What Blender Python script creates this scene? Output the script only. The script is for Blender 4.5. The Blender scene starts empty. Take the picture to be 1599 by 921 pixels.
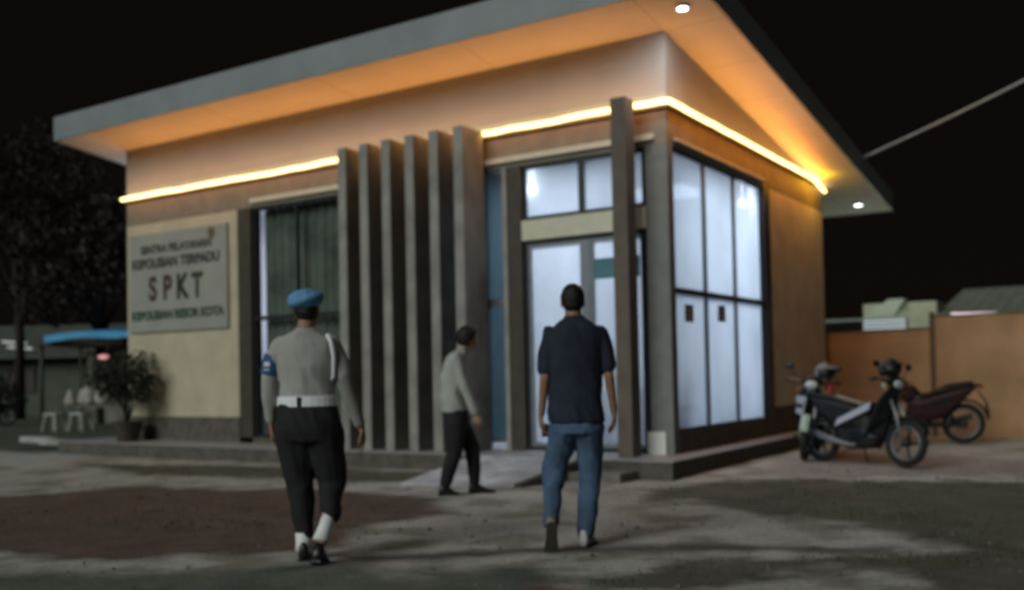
import bpy, bmesh, math, random
from mathutils import Vector, Matrix, noise
random.seed(7)
LEDP = 3.5   # watts per metre of the amber light line
S = bpy.context.scene
C = S.collection
V = Vector

# ------------------------------------------------------------------ camera
CAM = V((4.789, -10.908, 1.2)); FPX = 1542.74; YAW = .57432; PIT = .02586; ROLL = -.02088; PY = 543.54
fw = V((-math.sin(YAW) * math.cos(PIT), math.cos(YAW) * math.cos(PIT), math.sin(PIT)))
rt = V((math.cos(YAW), math.sin(YAW), 0)); up = rt.cross(fw)
rt2 = rt * math.cos(ROLL) + up * math.sin(ROLL); up2 = -rt * math.sin(ROLL) + up * math.cos(ROLL)
cd = bpy.data.cameras.new('camera'); cam = bpy.data.objects.new('camera', cd); C.objects.link(cam)
m = Matrix((rt2, up2, -fw)).transposed().to_4x4(); m.translation = CAM
cam.matrix_world = m
cd.sensor_width = 36; cd.lens = FPX / 1599 * 36; cd.shift_y = (PY - 460.5) / 1599
cd.clip_end = 600
cd.dof.use_dof = True; cd.dof.focus_distance = 3.4; cd.dof.aperture_fstop = 1.6
S.camera = cam

# ------------------------------------------------------------------ night sky
w = bpy.data.worlds.new('World'); S.world = w; w.use_nodes = True
wn = w.node_tree; bg = wn.nodes['Background']
sky = wn.nodes.new('ShaderNodeTexSky'); sky.sky_type = 'NISHITA'; sky.sun_disc = False
sky.sun_elevation = math.radians(2); sky.sun_rotation = math.radians(170)
mx = wn.nodes.new('ShaderNodeMixRGB'); mx.inputs[0].default_value = .97
wn.links.new(sky.outputs[0], mx.inputs[1]); mx.inputs[2].default_value = (.62, .47, .40, 1)
wn.links.new(mx.outputs[0], bg.inputs[0]); bg.inputs[1].default_value = .0062

# moon / distant yard light, very soft, from behind the camera
sd = bpy.data.lights.new('moonlight', 'SUN'); sd.energy = 1.55; sd.angle = math.radians(32); sd.color = (.93, 1.0, .95)
so = bpy.data.objects.new('moonlight', sd); C.objects.link(so)
so.rotation_euler = V((.14, .80, -.44)).to_track_quat('-Z', 'Y').to_euler()

S.view_settings.view_transform = 'Standard'; S.view_settings.look = 'None'
S.view_settings.exposure = 0; S.view_settings.gamma = 1
S.cycles.use_denoising = True
S.cycles.sample_clamp_indirect = 1.2; S.cycles.sample_clamp_direct = 8
S.cycles.max_bounces = 6; S.cycles.diffuse_bounces = 4; S.cycles.transparent_max_bounces = 12
S.cycles.caustics_reflective = False; S.cycles.caustics_refractive = False
S.cycles.filter_width = 2.2

# ------------------------------------------------------------------ helpers
def mat(name, col, rough=.7, var=.12, scale=6, bump=.15, bscale=40, metal=0, spec=.4, detail=4, brick=None):
    ma = bpy.data.materials.new(name); ma.use_nodes = True
    t = ma.node_tree; n = t.nodes; l = t.links; b = n['Principled BSDF']
    b.inputs['Roughness'].default_value = rough; b.inputs['Metallic'].default_value = metal
    b.inputs['Specular IOR Level'].default_value = spec
    tc = n.new('ShaderNodeTexCoord')
    ns = n.new('ShaderNodeTexNoise'); ns.inputs['Scale'].default_value = scale; ns.inputs['Detail'].default_value = detail
    l.new(tc.outputs['Object'], ns.inputs['Vector'])
    r = n.new('ShaderNodeValToRGB')
    e = r.color_ramp.elements
    e[0].position = .3; e[1].position = .7
    e[0].color = tuple(c * (1 - var) for c in col[:3]) + (1,)
    e[1].color = tuple(min(1, c * (1 + var)) for c in col[:3]) + (1,)
    l.new(ns.outputs['Fac'], r.inputs[0])
    out = r.outputs[0]
    if brick:
        bk = n.new('ShaderNodeTexBrick'); bk.offset = 0; bk.inputs['Scale'].default_value = 1
        bk.inputs['Brick Width'].default_value = brick[0]; bk.inputs['Row Height'].default_value = brick[1]
        bk.inputs['Mortar Size'].default_value = brick[2]; bk.inputs['Mortar Smooth'].default_value = .3
        bk.inputs['Color1'].default_value = bk.inputs['Color2'].default_value = (1, 1, 1, 1)
        bk.inputs['Mortar'].default_value = (brick[3],) * 3 + (1,)
        mp = n.new('ShaderNodeMapping'); mp.inputs['Rotation'].default_value = brick[4] if len(brick) > 4 else (0, 0, 0)
        l.new(tc.outputs['Object'], mp.inputs[0]); l.new(mp.outputs[0], bk.inputs['Vector'])
        mu = n.new('ShaderNodeMixRGB'); mu.blend_type = 'MULTIPLY'; mu.inputs[0].default_value = 1
        l.new(out, mu.inputs[1]); l.new(bk.outputs[0], mu.inputs[2]); out = mu.outputs[0]
    l.new(out, b.inputs['Base Color'])
    if bump:
        nb = n.new('ShaderNodeTexNoise'); nb.inputs['Scale'].default_value = bscale; nb.inputs['Detail'].default_value = 3
        l.new(tc.outputs['Object'], nb.inputs['Vector'])
        bp = n.new('ShaderNodeBump'); bp.inputs['Strength'].default_value = bump; bp.inputs['Distance'].default_value = .01
        l.new(nb.outputs['Fac'], bp.inputs['Height']); l.new(bp.outputs[0], b.inputs['Normal'])
    return ma

def emit(name, col, st):
    ma = bpy.data.materials.new(name); ma.use_nodes = True
    b = ma.node_tree.nodes['Principled BSDF']
    b.inputs['Base Color'].default_value = (.8, .8, .8, 1)
    b.inputs['Emission Color'].default_value = col + (1,); b.inputs['Emission Strength'].default_value = st
    return ma

def glass(name, tint, trans, film, rough=.05, gloss=.12, scale=2.5):
    """window sheet: film = share that scatters (frosted film), trans = share one sees straight through"""
    ma = bpy.data.materials.new(name); ma.use_nodes = True
    t = ma.node_tree; n = t.nodes; l = t.links; n.clear()
    o = n.new('ShaderNodeOutputMaterial')
    tr = n.new('ShaderNodeBsdfTransparent'); tr.inputs[0].default_value = tint + (1,)
    tl = n.new('ShaderNodeBsdfTranslucent')
    tc = n.new('ShaderNodeTexCoord'); ns = n.new('ShaderNodeTexNoise'); ns.inputs['Scale'].default_value = scale; ns.inputs['Detail'].default_value = 3
    rp = n.new('ShaderNodeValToRGB'); rp.color_ramp.elements[0].position = .3; rp.color_ramp.elements[1].position = .7
    rp.color_ramp.elements[0].color = tuple(c * .82 for c in tint) + (1,); rp.color_ramp.elements[1].color = tint + (1,)
    l.new(tc.outputs['Object'], ns.inputs[0]); l.new(ns.outputs[0], rp.inputs[0]); l.new(rp.outputs[0], tl.inputs[0])
    m1 = n.new('ShaderNodeMixShader'); m1.inputs[0].default_value = film / (film + trans)
    l.new(tr.outputs[0], m1.inputs[1]); l.new(tl.outputs[0], m1.inputs[2])
    gl = n.new('ShaderNodeBsdfGlossy'); gl.inputs['Roughness'].default_value = rough
    m2 = n.new('ShaderNodeMixShader'); m2.inputs[0].default_value = gloss
    l.new(m1.outputs[0], m2.inputs[1]); l.new(gl.outputs[0], m2.inputs[2]); l.new(m2.outputs[0], o.inputs[0])
    return ma

class MB:
    def __init__(s): s.v = []; s.f = []
    def add(s, vs, fs):
        k = len(s.v); s.v += [V(p) for p in vs]; s.f += [tuple(i + k for i in f) for f in fs]; return s
    def box(s, a, b):
        x0, x1 = sorted((a[0], b[0])); y0, y1 = sorted((a[1], b[1])); z0, z1 = sorted((a[2], b[2]))
        return s.add([(x0,y0,z0),(x1,y0,z0),(x1,y1,z0),(x0,y1,z0),(x0,y0,z1),(x1,y0,z1),(x1,y1,z1),(x0,y1,z1)],
                     [(3,2,1,0),(4,5,6,7),(0,1,5,4),(1,2,6,5),(2,3,7,6),(3,0,4,7)])
    def sheet(s, a, b):
        (x0,y0,z0),(x1,y1,z1) = a, b
        if abs(y1-y0) < abs(x1-x0): y = (y0+y1)/2; return s.add([(x0,y,z0),(x1,y,z0),(x1,y,z1),(x0,y,z1)], [(0,1,2,3)])
        x = (x0+x1)/2; return s.add([(x,y0,z0),(x,y1,z0),(x,y1,z1),(x,y0,z1)], [(0,1,2,3)])
    def hexa(s, p): return s.add(p, [(3,2,1,0),(4,5,6,7),(0,1,5,4),(1,2,6,5),(2,3,7,6),(3,0,4,7)])
    def tube(s, pts, r, n=8, rf=None, flat=1.0, side=None):
        pts = [V(p) for p in pts]; rings = []
        rs = rf if rf else [r] * len(pts)
        prev = None
        for i, p in enumerate(pts):
            d = (pts[min(i+1, len(pts)-1)] - pts[max(i-1, 0)]).normalized()
            ref = prev if prev is not None else (V(side) if side else (V((0,0,1)) if abs(d.z) < .9 else V((1,0,0))))
            u = (ref - d * ref.dot(d)).normalized(); prev = u; q = d.cross(u)
            rings.append([p + (u * math.cos(a) + q * math.sin(a) * flat) * rs[i] for a in [2*math.pi*k/n for k in range(n)]])
        return s.loft(rings)
    def loft(s, rings, cap=True):
        n = len(rings[0]); k = len(s.v)
        for r in rings: s.v += [V(p) for p in r]
        for i in range(len(rings)-1):
            for j in range(n):
                a = k+i*n+j; b = k+i*n+(j+1) % n
                s.f.append((a, b, b+n, a+n))
        if cap:
            s.f.append(tuple(k+j for j in reversed(range(n)))); s.f.append(tuple(k+(len(rings)-1)*n+j for j in range(n)))
        return s
    def ball(s, c, r, n=12, mtx=None):
        c = V(c); r = V((r,)*3) if isinstance(r, (int, float)) else V(r)
        h = n // 2; vs = []; fs = []
        M = mtx if mtx else Matrix.Identity(3)
        vs.append(c + M @ V((0,0,-r.z)))
        for i in range(1, h):
            t = math.pi*i/h - math.pi/2
            for j in range(n):
                a = 2*math.pi*j/n
                vs.append(c + M @ V((r.x*math.cos(t)*math.cos(a), r.y*math.cos(t)*math.sin(a), r.z*math.sin(t))))
        vs.append(c + M @ V((0,0,r.z))); L = len(vs)-1
        for j in range(n): fs.append((0, 1+(j+1) % n, 1+j)); fs.append((L, L-n+j, L-n+(j+1) % n))
        for i in range(h-2):
            for j in range(n):
                a = 1+i*n+j; b = 1+i*n+(j+1) % n; fs.append((a, b, b+n, a+n))
        return s.add(vs, fs)
    def torus(s, c, R, r, axis='y', n=28, k=8, sx=1):
        c = V(c); vs = []; fs = []
        for i in range(n):
            a = 2*math.pi*i/n
            for j in range(k):
                b = 2*math.pi*j/k; q = R + r*math.cos(b); hgt = r*math.sin(b)*sx
                p = (q*math.cos(a), hgt, q*math.sin(a)) if axis == 'y' else (hgt, q*math.cos(a), q*math.sin(a)) if axis == 'x' else (q*math.cos(a), q*math.sin(a), hgt)
                vs.append(c + V(p))
                fs.append((i*k+j, ((i+1) % n)*k+j, ((i+1) % n)*k+(j+1) % k, i*k+(j+1) % k))
        return s.add(vs, fs)
    def prism(s, prof, y0, y1, taper=1.0):
        """profile in x,z pushed along y; both ends shrink by taper for a rounded look"""
        n = len(prof); cx = sum(p[0] for p in prof)/n; cz = sum(p[1] for p in prof)/n
        def ring(y, k): return [(cx+(p[0]-cx)*k, y, cz+(p[1]-cz)*k) for p in prof]
        e = (y1-y0)*.22
        if taper < 1: return s.loft([ring(y0, taper), ring(y0+e*.4, (1+taper)/2+.03*(1-taper)), ring(y0+e, 1), ring(y1-e, 1), ring(y1-e*.4, (1+taper)/2+.03*(1-taper)), ring(y1, taper)])
        return s.loft([ring(y0, 1), ring(y1, 1)])
    def build(s, name, ma, parent=None, smooth=False, bevel=0, loc=None, label=None, fixn=True):
        me = bpy.data.meshes.new(name); me.from_pydata([tuple(p) for p in s.v], [], s.f)
        if fixn:
            bm = bmesh.new(); bm.from_mesh(me); bmesh.ops.recalc_face_normals(bm, faces=bm.faces); bm.to_mesh(me); bm.free()
        if ma: me.materials.append(ma)
        if smooth:
            for p in me.polygons: p.use_smooth = True
        o = bpy.data.objects.new(name, me); C.objects.link(o)
        if parent: o.parent = parent
        if loc: o.location = loc
        if bevel:
            b = o.modifiers.new('bevel', 'BEVEL'); b.width = bevel; b.segments = 2; b.limit_method = 'ANGLE'; b.angle_limit = .6
        if label: o['label'] = label
        return o

def tag(o, label, cat=None, group=None, kind=None):
    if label: o['label'] = label
    if cat: o['category'] = cat
    if group: o['group'] = group
    if kind: o['kind'] = kind
    return o
def empty(name, loc=(0,0,0), rz=0, label=None, cat=None, group=None):
    o = bpy.data.objects.new(name, None); C.objects.link(o); o.location = loc; o.rotation_euler = (0,0,rz); o.empty_display_size = .2
    return tag(o, label, cat, group)

# ------------------------------------------------------------------ materials
M = {}
M['wall_cream'] = mat('wall_cream', (.50, .44, .32), .8, .10, 3, .25, 60)
M['wall_upper'] = mat('wall_upper', (.40, .375, .34), .75, .05, 2, .15, 80)
M['soffit'] = mat('soffit', (.66, .61, .55), .75, .04, 2, .1, 60, brick=(2.44, 1.22, .012, .72))
M['fascia'] = mat('fascia', (.24, .265, .275), .55, .12, 1.5, .1, 30)
M['beam'] = mat('beam_brown', (.22, .19, .145), .7, .15, 4)
M['lintel'] = mat('lintel_cream', (.62, .60, .48), .6, .06)
M['fin'] = mat('fin_grey', (.275, .26, .24), .75, .24, 3, .3, 50)
M['column'] = mat('column_grey', (.20, .20, .19), .75, .14, 5, .3, 50)
M['dark'] = mat('dark_brown_paint', (.055, .045, .035), .6, .2)
M['frame'] = mat('black_aluminium', (.030, .032, .036), .4, .1, metal=.3)
M['alu'] = mat('grey_aluminium', (.22, .24, .27), .4, .1, metal=.5)
M['plinth'] = mat('plinth_dark_stone', (.10, .09, .075), .8, .3, 8, .5, 30)
M['slabtop'] = mat('slab_tiles', (.34, .33, .34), .5, .08, 4, .1, 30, brick=(.4, .4, .006, .6))
M['concrete'] = mat('rough_concrete', (.19, .18, .155), .85, .3, 5, .5, 25)
M['ramp'] = mat('ramp_cement', (.46, .46, .50), .8, .35, 3.5, .5, 18)
M['white_in'] = mat('interior_white', (.78, .80, .84), .7, .04)
M['tile_in'] = mat('interior_tile', (.70, .72, .76), .3, .05, brick=(.6, .6, .006, .7))
M['frost'] = glass('frosted_glass', (.82, .90, 1.0), .10, .90, scale=1.2)
M['clear'] = glass('door_glass', (.86, .92, 1.0), .38, .62)
M['tint'] = glass('dark_tinted_glass', (.22, .34, .36), .8, .2, gloss=.25)
M['teal'] = glass('teal_tinted_glass', (.13, .21, .25), .8, .2, gloss=.2)
M['curtain'] = mat('curtain_green', (.16, .18, .115), .9, .35, 3)
M['led'] = emit('led_amber', (1, .64, .21), 5)
M['led_end'] = emit('led_amber_end', (1, .78, .20), 5)
M['lamp'] = emit('downlight_white', (.9, .95, 1), 8)
M['lamp_in'] = emit('ceiling_light_white', (.85, .92, 1), 90)
M['panel_in'] = emit('ceiling_panel_light', (.72, .82, 1), 3.3)
M['fence'] = mat('fence_ochre', (.37, .22, .115), .8, .22, 1.6, .35, 40)
M['fence_dk'] = mat('fence_post_dark', (.12, .07, .04), .8, .2)
M['sign'] = mat('sign_board_white', (.32, .32, .29), .6, .08, 2)
M['ink'] = mat('sign_ink_dark', (.035, .03, .028), .6, .1)
M['ink_green'] = mat('sign_ink_green', (.02, .06, .03), .6, .1)
M['black'] = mat('black_plastic', (.012, .012, .014), .45, .2)
M['rubber'] = mat('tyre_rubber', (.015, .015, .015), .85, .2, 30, .4)
M['chrome'] = mat('dull_metal', (.45, .45, .45), .35, .1, metal=.9)
M['skin'] = mat('skin_brown', (.30, .165, .105), .6, .10, 20, .1)
M['skin_light'] = mat('skin_tan', (.42, .27, .19), .6, .10, 20, .1)
M['hair'] = mat('hair_black', (.010, .008, .008), .6, .3, 60, .5, 120)
M['steel'] = mat('galvanised_steel', (.25, .26, .27), .5, .15, metal=.6)
M['white_p'] = mat('white_plastic', (.55, .55, .53), .5, .06)

# ------------------------------------------------------------------ ground
def in_poly(x, y, P):
    """signed distance, negative inside"""
    d = 1e9; ins = False; n = len(P)
    for i in range(n):
        ax, ay = P[i]; bx, by = P[(i+1) % n]
        ex, ey = bx-ax, by-ay; wx, wy = x-ax, y-ay
        t = max(0, min(1, (wx*ex+wy*ey)/(ex*ex+ey*ey+1e-12)))
        d = min(d, math.hypot(wx-ex*t, wy-ey*t))
        if (ay > y) != (by > y) and x < ex*(y-ay)/(by-ay)+ax: ins = not ins
    return -d if ins else d
AREAS = [  # outline, colour, edge softness, edge raggedness
 ([(-9.2,-7.6),(-5.49,-4.63),(-5.14,-3.76),(-3.19,-3.15),(-2.36,-2.93),(-1.12,-3.2),(-.46,-3.88),(-.54,-4.5),(-.53,-5.09),(-.15,-5.61),(-.3,-5.91),(-.76,-6.41),(-1.34,-6.75),(-2.18,-6.95),(-4,-8.4)], (.105,.062,.046), .10, .22),
 ([(.34,-1.67),(.93,-.66),(1.53,-.14),(3.65,.44),(8,1.5),(8,-3.6),(4.06,-3.81),(3.61,-3.83),(3.21,-3.44),(2.65,-3.02),(2,-2.93),(1.39,-2.55),(.86,-2.19)], (.075,.078,.055), .14, .30),
 ([(1.89,-5.92),(2.12,-5.38),(2.18,-4.95),(2.82,-4.43),(4.05,-3.72),(8,-3.4),(8,-5.6),(3.83,-5.18),(3.47,-4.7),(3.11,-4.77),(2.83,-5.34),(2.55,-5.88),(2.02,-6.16)], (.080,.078,.058), .12, .30),
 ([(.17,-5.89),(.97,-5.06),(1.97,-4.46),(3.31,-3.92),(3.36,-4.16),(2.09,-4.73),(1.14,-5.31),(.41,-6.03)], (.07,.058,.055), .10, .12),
 ([(-1.64,-7.25),(-.77,-6.91),(.08,-6.39),(1.09,-5.97),(1.65,-5.5),(2.08,-6.12),(1.5,-8.5),(-3,-8.6)], (.105,.115,.095), .2, .30),
 ([(-8.86,-1.95),(-6.5,-1.4),(-2.6,-1.0),(-2.3,-1.2),(-2.2,-1.94),(-3.08,-2.1),(-6.29,-2.75)], (.085,.085,.06), .14, .2),
 ([(-24,1.5),(-16,-1.2),(-11.5,-.6),(-11.5,8),(-24,12)], (.07,.075,.055), .3, .4),
 ([(1.75,-6.15),(2.0,-5.95),(2.15,-6.1),(2.0,-6.35)], (.22,.10,.085), .08, .05),
]
PALE = [([(-14.5,.9),(-10.6,-2.6),(-9.3,-2.2),(-11.6,1.5)], (.40,.42,.42)), ([(.75,-.15),(1.6,.35),(3.9,1.2),(4,3),(.6,3.4)], (.30,.27,.25)),
        ([(-.9,-1.5),(-.3,-1.1),(-.1,-1.5),(-.6,-1.95)], (.34,.34,.36))]
def ground_col(x, y):
    p = V((x, y, 0))
    n1 = noise.fractal(p*.9, 1, 2, 4); n2 = noise.fractal(p*3.1+V((7,3,1)), 1, 2, 4); n3 = noise.noise(p*11)
    c = V((.41,.40,.375))*(1+.22*n1+.16*n2+.08*n3)
    gr = noise.fractal(p*1.7+V((3,9,2)), 1, 2, 3)
    if gr > .12: c = c.lerp(V((.19,.185,.14)), min(.75, (gr-.12)*3.0))
    for P, col in PALE:
        d = in_poly(x, y, P) + .15*n2
        k = max(0, min(1, .5-d/.3)); c = c.lerp(V(col)*(1+.2*n2), k)
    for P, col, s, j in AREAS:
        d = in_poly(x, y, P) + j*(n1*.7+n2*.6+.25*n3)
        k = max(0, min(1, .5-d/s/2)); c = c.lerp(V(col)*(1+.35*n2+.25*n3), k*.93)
    return c
def axis(lo, hi, step):
    a = [lo]
    while a[-1] < hi: a.append(a[-1]+step)
    g = step; b = a[-1]
    while b < 160: g *= 1.35; b += g; a.append(b)
    g = step; b = lo; pre = []
    while b > -160: g *= 1.35; b -= g; pre.append(b)
    return pre[::-1] + a
xs = axis(-11, 4.6, .07); ys = axis(-8.5, 4, .07)
me = bpy.data.meshes.new('ground')
vv = []; cc = []
for y in ys:
    for x in xs:
        near = -20 < x < 12 and -12 < y < 15
        h = (.018*noise.fractal(V((x*.7, y*.7, 0)), 1, 2, 4) + .007*noise.noise(V((x*6, y*6, 3)))) if near else 0
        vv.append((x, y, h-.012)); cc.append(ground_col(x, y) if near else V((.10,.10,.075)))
nx = len(xs)
me.from_pydata(vv, [], [(j*nx+i, j*nx+i+1, (j+1)*nx+i+1, (j+1)*nx+i) for j in range(len(ys)-1) for i in range(nx-1)])
ca = me.color_attributes.new('soil', 'FLOAT_COLOR', 'POINT')
ca.data.foreach_set('color', [k for c in cc for k in (max(c.x, .01), max(c.y, .01), max(c.z, .01), 1)])
gm = mat('ground_dirt', (.8, .8, .8), .9, .25, 25, .7, 45)
t = gm.node_tree; at_ = t.nodes.new('ShaderNodeVertexColor'); at_.layer_name = 'soil'
mu = t.nodes.new('ShaderNodeMixRGB'); mu.blend_type = 'MULTIPLY'; mu.inputs[0].default_value = 1
rmp = [n for n in t.nodes if n.type == 'VALTORGB'][0]; rmp.color_ramp.elements[0].color = (.72,.72,.72,1); rmp.color_ramp.elements[1].color = (1.15,1.15,1.15,1)
t.links.new(at_.outputs[0], mu.inputs[1]); t.links.new(rmp.outputs[0], mu.inputs[2]); t.links.new(mu.outputs[0], t.nodes['Principled BSDF'].inputs['Base Color'])
me.materials.append(gm)
for p in me.polygons: p.use_smooth = True
g = bpy.data.objects.new('ground', me); C.objects.link(g); g['kind'] = 'structure'

# short grass and dry leaves
def blades(name, ma, areas, n, h, wd, seed, lean=.5):
    rnd = random.Random(seed); mb = MB(); vs = []; fs = []
    k = 0
    while k < n:
        P, x0, x1, y0, y1 = rnd.choice(areas)
        x = rnd.uniform(x0, x1); y = rnd.uniform(y0, y1)
        if in_poly(x, y, P) > -.03 or noise.noise(V((x*1.8, y*1.8, 5))) < -.1: k += .2; continue
        k += 1
        a = rnd.uniform(0, 6.283); hh = h*rnd.uniform(.4, 1.3); ww = wd*rnd.uniform(.6, 1.4)
        b = len(vs); dx, dy = math.cos(a)*ww, math.sin(a)*ww; lx, ly = rnd.uniform(-1,1)*hh*lean, rnd.uniform(-1,1)*hh*lean
        z = -.02
        vs += [(x-dx, y-dy, z), (x+dx, y+dy, z), (x+dx*.6+lx*.5, y+dy*.6+ly*.5, z+hh*.6), (x+lx, y+ly, z+hh)]
        fs += [(b, b+1, b+2), (b, b+2, b+3)]
    mb.add(vs, fs); return mb.build(name, ma, fixn=False)
M['grass'] = mat('grass_blades', (.055, .075, .028), .8, .4, 3)
M['leaf_dry'] = mat('dry_leaves', (.13, .07, .04), .8, .4, 3)
ga = [(AREAS[1][0], .3, 5, -3.9, .6)]*5 + [(AREAS[2][0], 1.8, 5, -6.2, -3.6)]*2 + [(AREAS[5][0], -9, -2.2, -2.8, -1)]*2 + [(AREAS[6][0], -20, -11, -1, 6)]*2
tag(blades('grass', M['grass'], ga, 8000, .030, .006, 3), 'short rough grass in the unlit part of the yard', 'grass', kind='stuff')
tag(blades('dry_leaves', M['leaf_dry'], [(AREAS[0][0], -8, -.2, -7, -3)], 2500, .018, .014, 5, 1.5), 'dry leaves and litter on the reddish soil patch', 'leaves', kind='stuff')

rp_ = random.Random(21); pb = MB(); pv = []; pf = []
for _ in range(1800):
    x = rp_.uniform(-6, 5); y = rp_.uniform(-8, 2); q = rp_.uniform(.006, .022)*(.6+.8*rp_.random()**3)
    if y > -1 and x < .5: continue
    k = len(pv); z = -.012; a = rp_.uniform(0, 6.28); ca, sa = math.cos(a)*q, math.sin(a)*q
    pv += [(x+ca,y+sa,z),(x-sa*.7,y+ca*.7,z),(x-ca,y-sa,z),(x+sa*.8,y-ca*.8,z),(x+ca*.3,y,z+q*.9),(x-ca*.4,y+sa*.2,z+q*.8)]
    pf += [(k,k+1,k+4),(k+1,k+5,k+4),(k+1,k+2,k+5),(k+2,k+3,k+5),(k+3,k+4,k+5),(k+3,k,k+4)]
pb.add(pv, pf)
tag(pb.build('gravel', mat('gravel_grey', (.12,.11,.10), .9, .5, 2, 0), fixn=False), 'loose small stones scattered over the dirt yard', 'gravel', kind='stuff')

# ------------------------------------------------------------------ building
W, D = 10.3, 6.6
B = empty('police_post_building', (0,0,0), 0, 'small one storey office with glowing amber light line under its sloping roof', 'building')
# wall pieces: the front facade has the window openings, the side too
fb = MB()
fb.box((-W, 0, .2), (-7.46, .2, 3.92))                       # cream panel area
fb.build('front_wall', M['wall_cream'], B)
MB().box((-W-.012, -.03, .2), (-7.46, 0, .60)).build('front_plinth', M['plinth'], B)
MB().box((-4.745,-.02,.2),(-2.9,.1,.448)).build('front_plinth', M['plinth'], B)
MB().box((-7.46, -.02, .2), (-7.16, .2, 3.92)).build('pilaster', M['dark'], B)
MB().box((-5.25, -.0, .2), (-4.75, .2, 3.92)).build('pilaster', M['dark'], B)
MB().box((-2.28, -.02, .2), (-2.07, .25, 3.92)).build('pilaster', M['dark'], B)
MB().box((-.30, .0, .2), (0, .17, 3.92)).build('corner_column', M['column'], B, bevel=.01)
MB().box((0, -.004, .2), (.004, .0, .3)).build('column_trim', M['column'], B)
# side wall
MB().box((-.2, 3.72, .2), (0, D, 3.92)).build('side_wall', mat('wall_side_lightened', (.72,.68,.58), .8, .14, 2.2, .3, 50), B)  # cream lightened in the colour itself, since the moonlight misses this side
MB().box((-.2, 3.47, .2), (.012, 3.72, 3.92)).build('pilaster', M['frame'], B)
MB().box((-.2, .17, .2), (.006, 3.47, .44)).box((0.001, 3.72, .2), (.014, D, .62)).build('side_plinth', M['plinth'], B)
# back and left walls
MB().box((-W, D-.2, .2), (-.2, D, 4.3)).box((-W, .2, .2), (-W+.2, D-.2, 4.3)).build('rear_wall', M['wall_cream'], B)
# beam + lintel band
def ring_band(z0, z1, out, name, ma, d=.2):
    b = MB(); b.box((-W-out, -out, z0), (out, d, z1)); b.box((-d, d, z0), (out, D+out*.5, z1))
    return b.build(name, ma, B)
ring_band(3.92, 4.34, -.001, 'ring_beam', M['beam'])
MB().box((-7.14, -.05, 3.985), (-.302, -.002, 4.055)).box((-.298,-.05,3.985),(-.16,-.002,4.055)).box((.001, .2, 3.985), (.04, 3.47, 4.02)).build('lintel_band', M['lintel'], B)
# upper wall, top edge follows the roof
def zr(y): return 5.27 - .137*y
uw = MB()
uw.hexa([(-W,0,4.34),(0,0,4.34),(0,.15,4.34),(-W,.15,4.34),(-W,0,zr(0)),(0,0,zr(0)),(0,.15,zr(.15)),(-W,.15,zr(.15))])
uw.hexa([(-.15,.15,4.34),(0,.15,4.34),(0,D,4.34),(-.15,D,4.34),(-.15,.15,zr(.15)),(0,.15,zr(.15)),(0,D,zr(D)+.01),(-.15,D,zr(D)+.01)])
uw.hexa([(-W,.15,4.34),(-W+.15,.15,4.34),(-W+.15,D,4.34),(-W,D,4.34),(-W,.15,zr(.15)),(-W+.15,.15,zr(.15)),(-W+.15,D,zr(D)+.01),(-W,D,zr(D)+.01)])
uw.build('upper_wall', M['wall_upper'], B)
# roof: soffit sheet, fascia, cover
X0, X1, Y0, Y1 = -W-.70, .78, -.88, 8.45
def X1y(y): return .78
rf = empty('roof', (0,0,0)); rf.parent = B
def slab_sheet(z0off, z1off, x0, x1, y0, y1):
    return [(x0,y0,zr(y0)+z0off),(x1,y0,zr(y0)+z0off),(x1,y1,zr(y1)+z0off),(x0,y1,zr(y1)+z0off),
            (x0,y0,zr(y0)+z1off),(x1,y0,zr(y0)+z1off),(x1,y1,zr(y1)+z1off),(x0,y1,zr(y1)+z1off)]
MB().hexa(slab_sheet(.001,.03,X0,X1,Y0,Y1)).build('soffit', M['soffit'], rf)
fa = MB()
fa.hexa(slab_sheet(-.012,.40,X0-.03,X1+.03,Y0-.03,Y0-.001)); fa.hexa(slab_sheet(-.012,.34,X1+.001,X1+.03,Y0,Y1))
fa.hexa(slab_sheet(-.012,.34,X0-.03,X0-.001,Y0,Y1)); fa.hexa(slab_sheet(-.012,.14,X0-.03,X1+.03,Y1+.001,Y1+.03))
fa.build('fascia', M['fascia'], rf)
rc = MB().hexa(slab_sheet(.30,.33,X0,X1,Y0,Y1))
x = X0
while x < X1-.1: rc.hexa(slab_sheet(.331,.36,x,x+.05,Y0,Y1)); x += .3
rc.build('roof_sheet', M['steel'], rf)
# downlights in the soffit
for (lx, ly) in ((.43,-.45), (.33,7.85)):
    zc = zr(ly)
    f = MB().tube([(lx,ly,zc-.004),(lx,ly,zc-.02)], .075, 20).build('downlight', M['white_p'], rf)
    e = MB().tube([(lx,ly,zc-.0205),(lx,ly,zc-.03)], .058, 20).build('bulb', M['lamp'], f)
    ld = bpy.data.lights.new('downlight_glow', 'AREA'); ld.shape = 'DISK'; ld.size = .1; ld.energy = 14 if ly < 1 else 1.5; ld.color = (.9,.93,1)
    lo = bpy.data.objects.new('downlight_glow', ld); C.objects.link(lo); lo.location = (lx,ly,zc-.04); lo.parent = f
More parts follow.
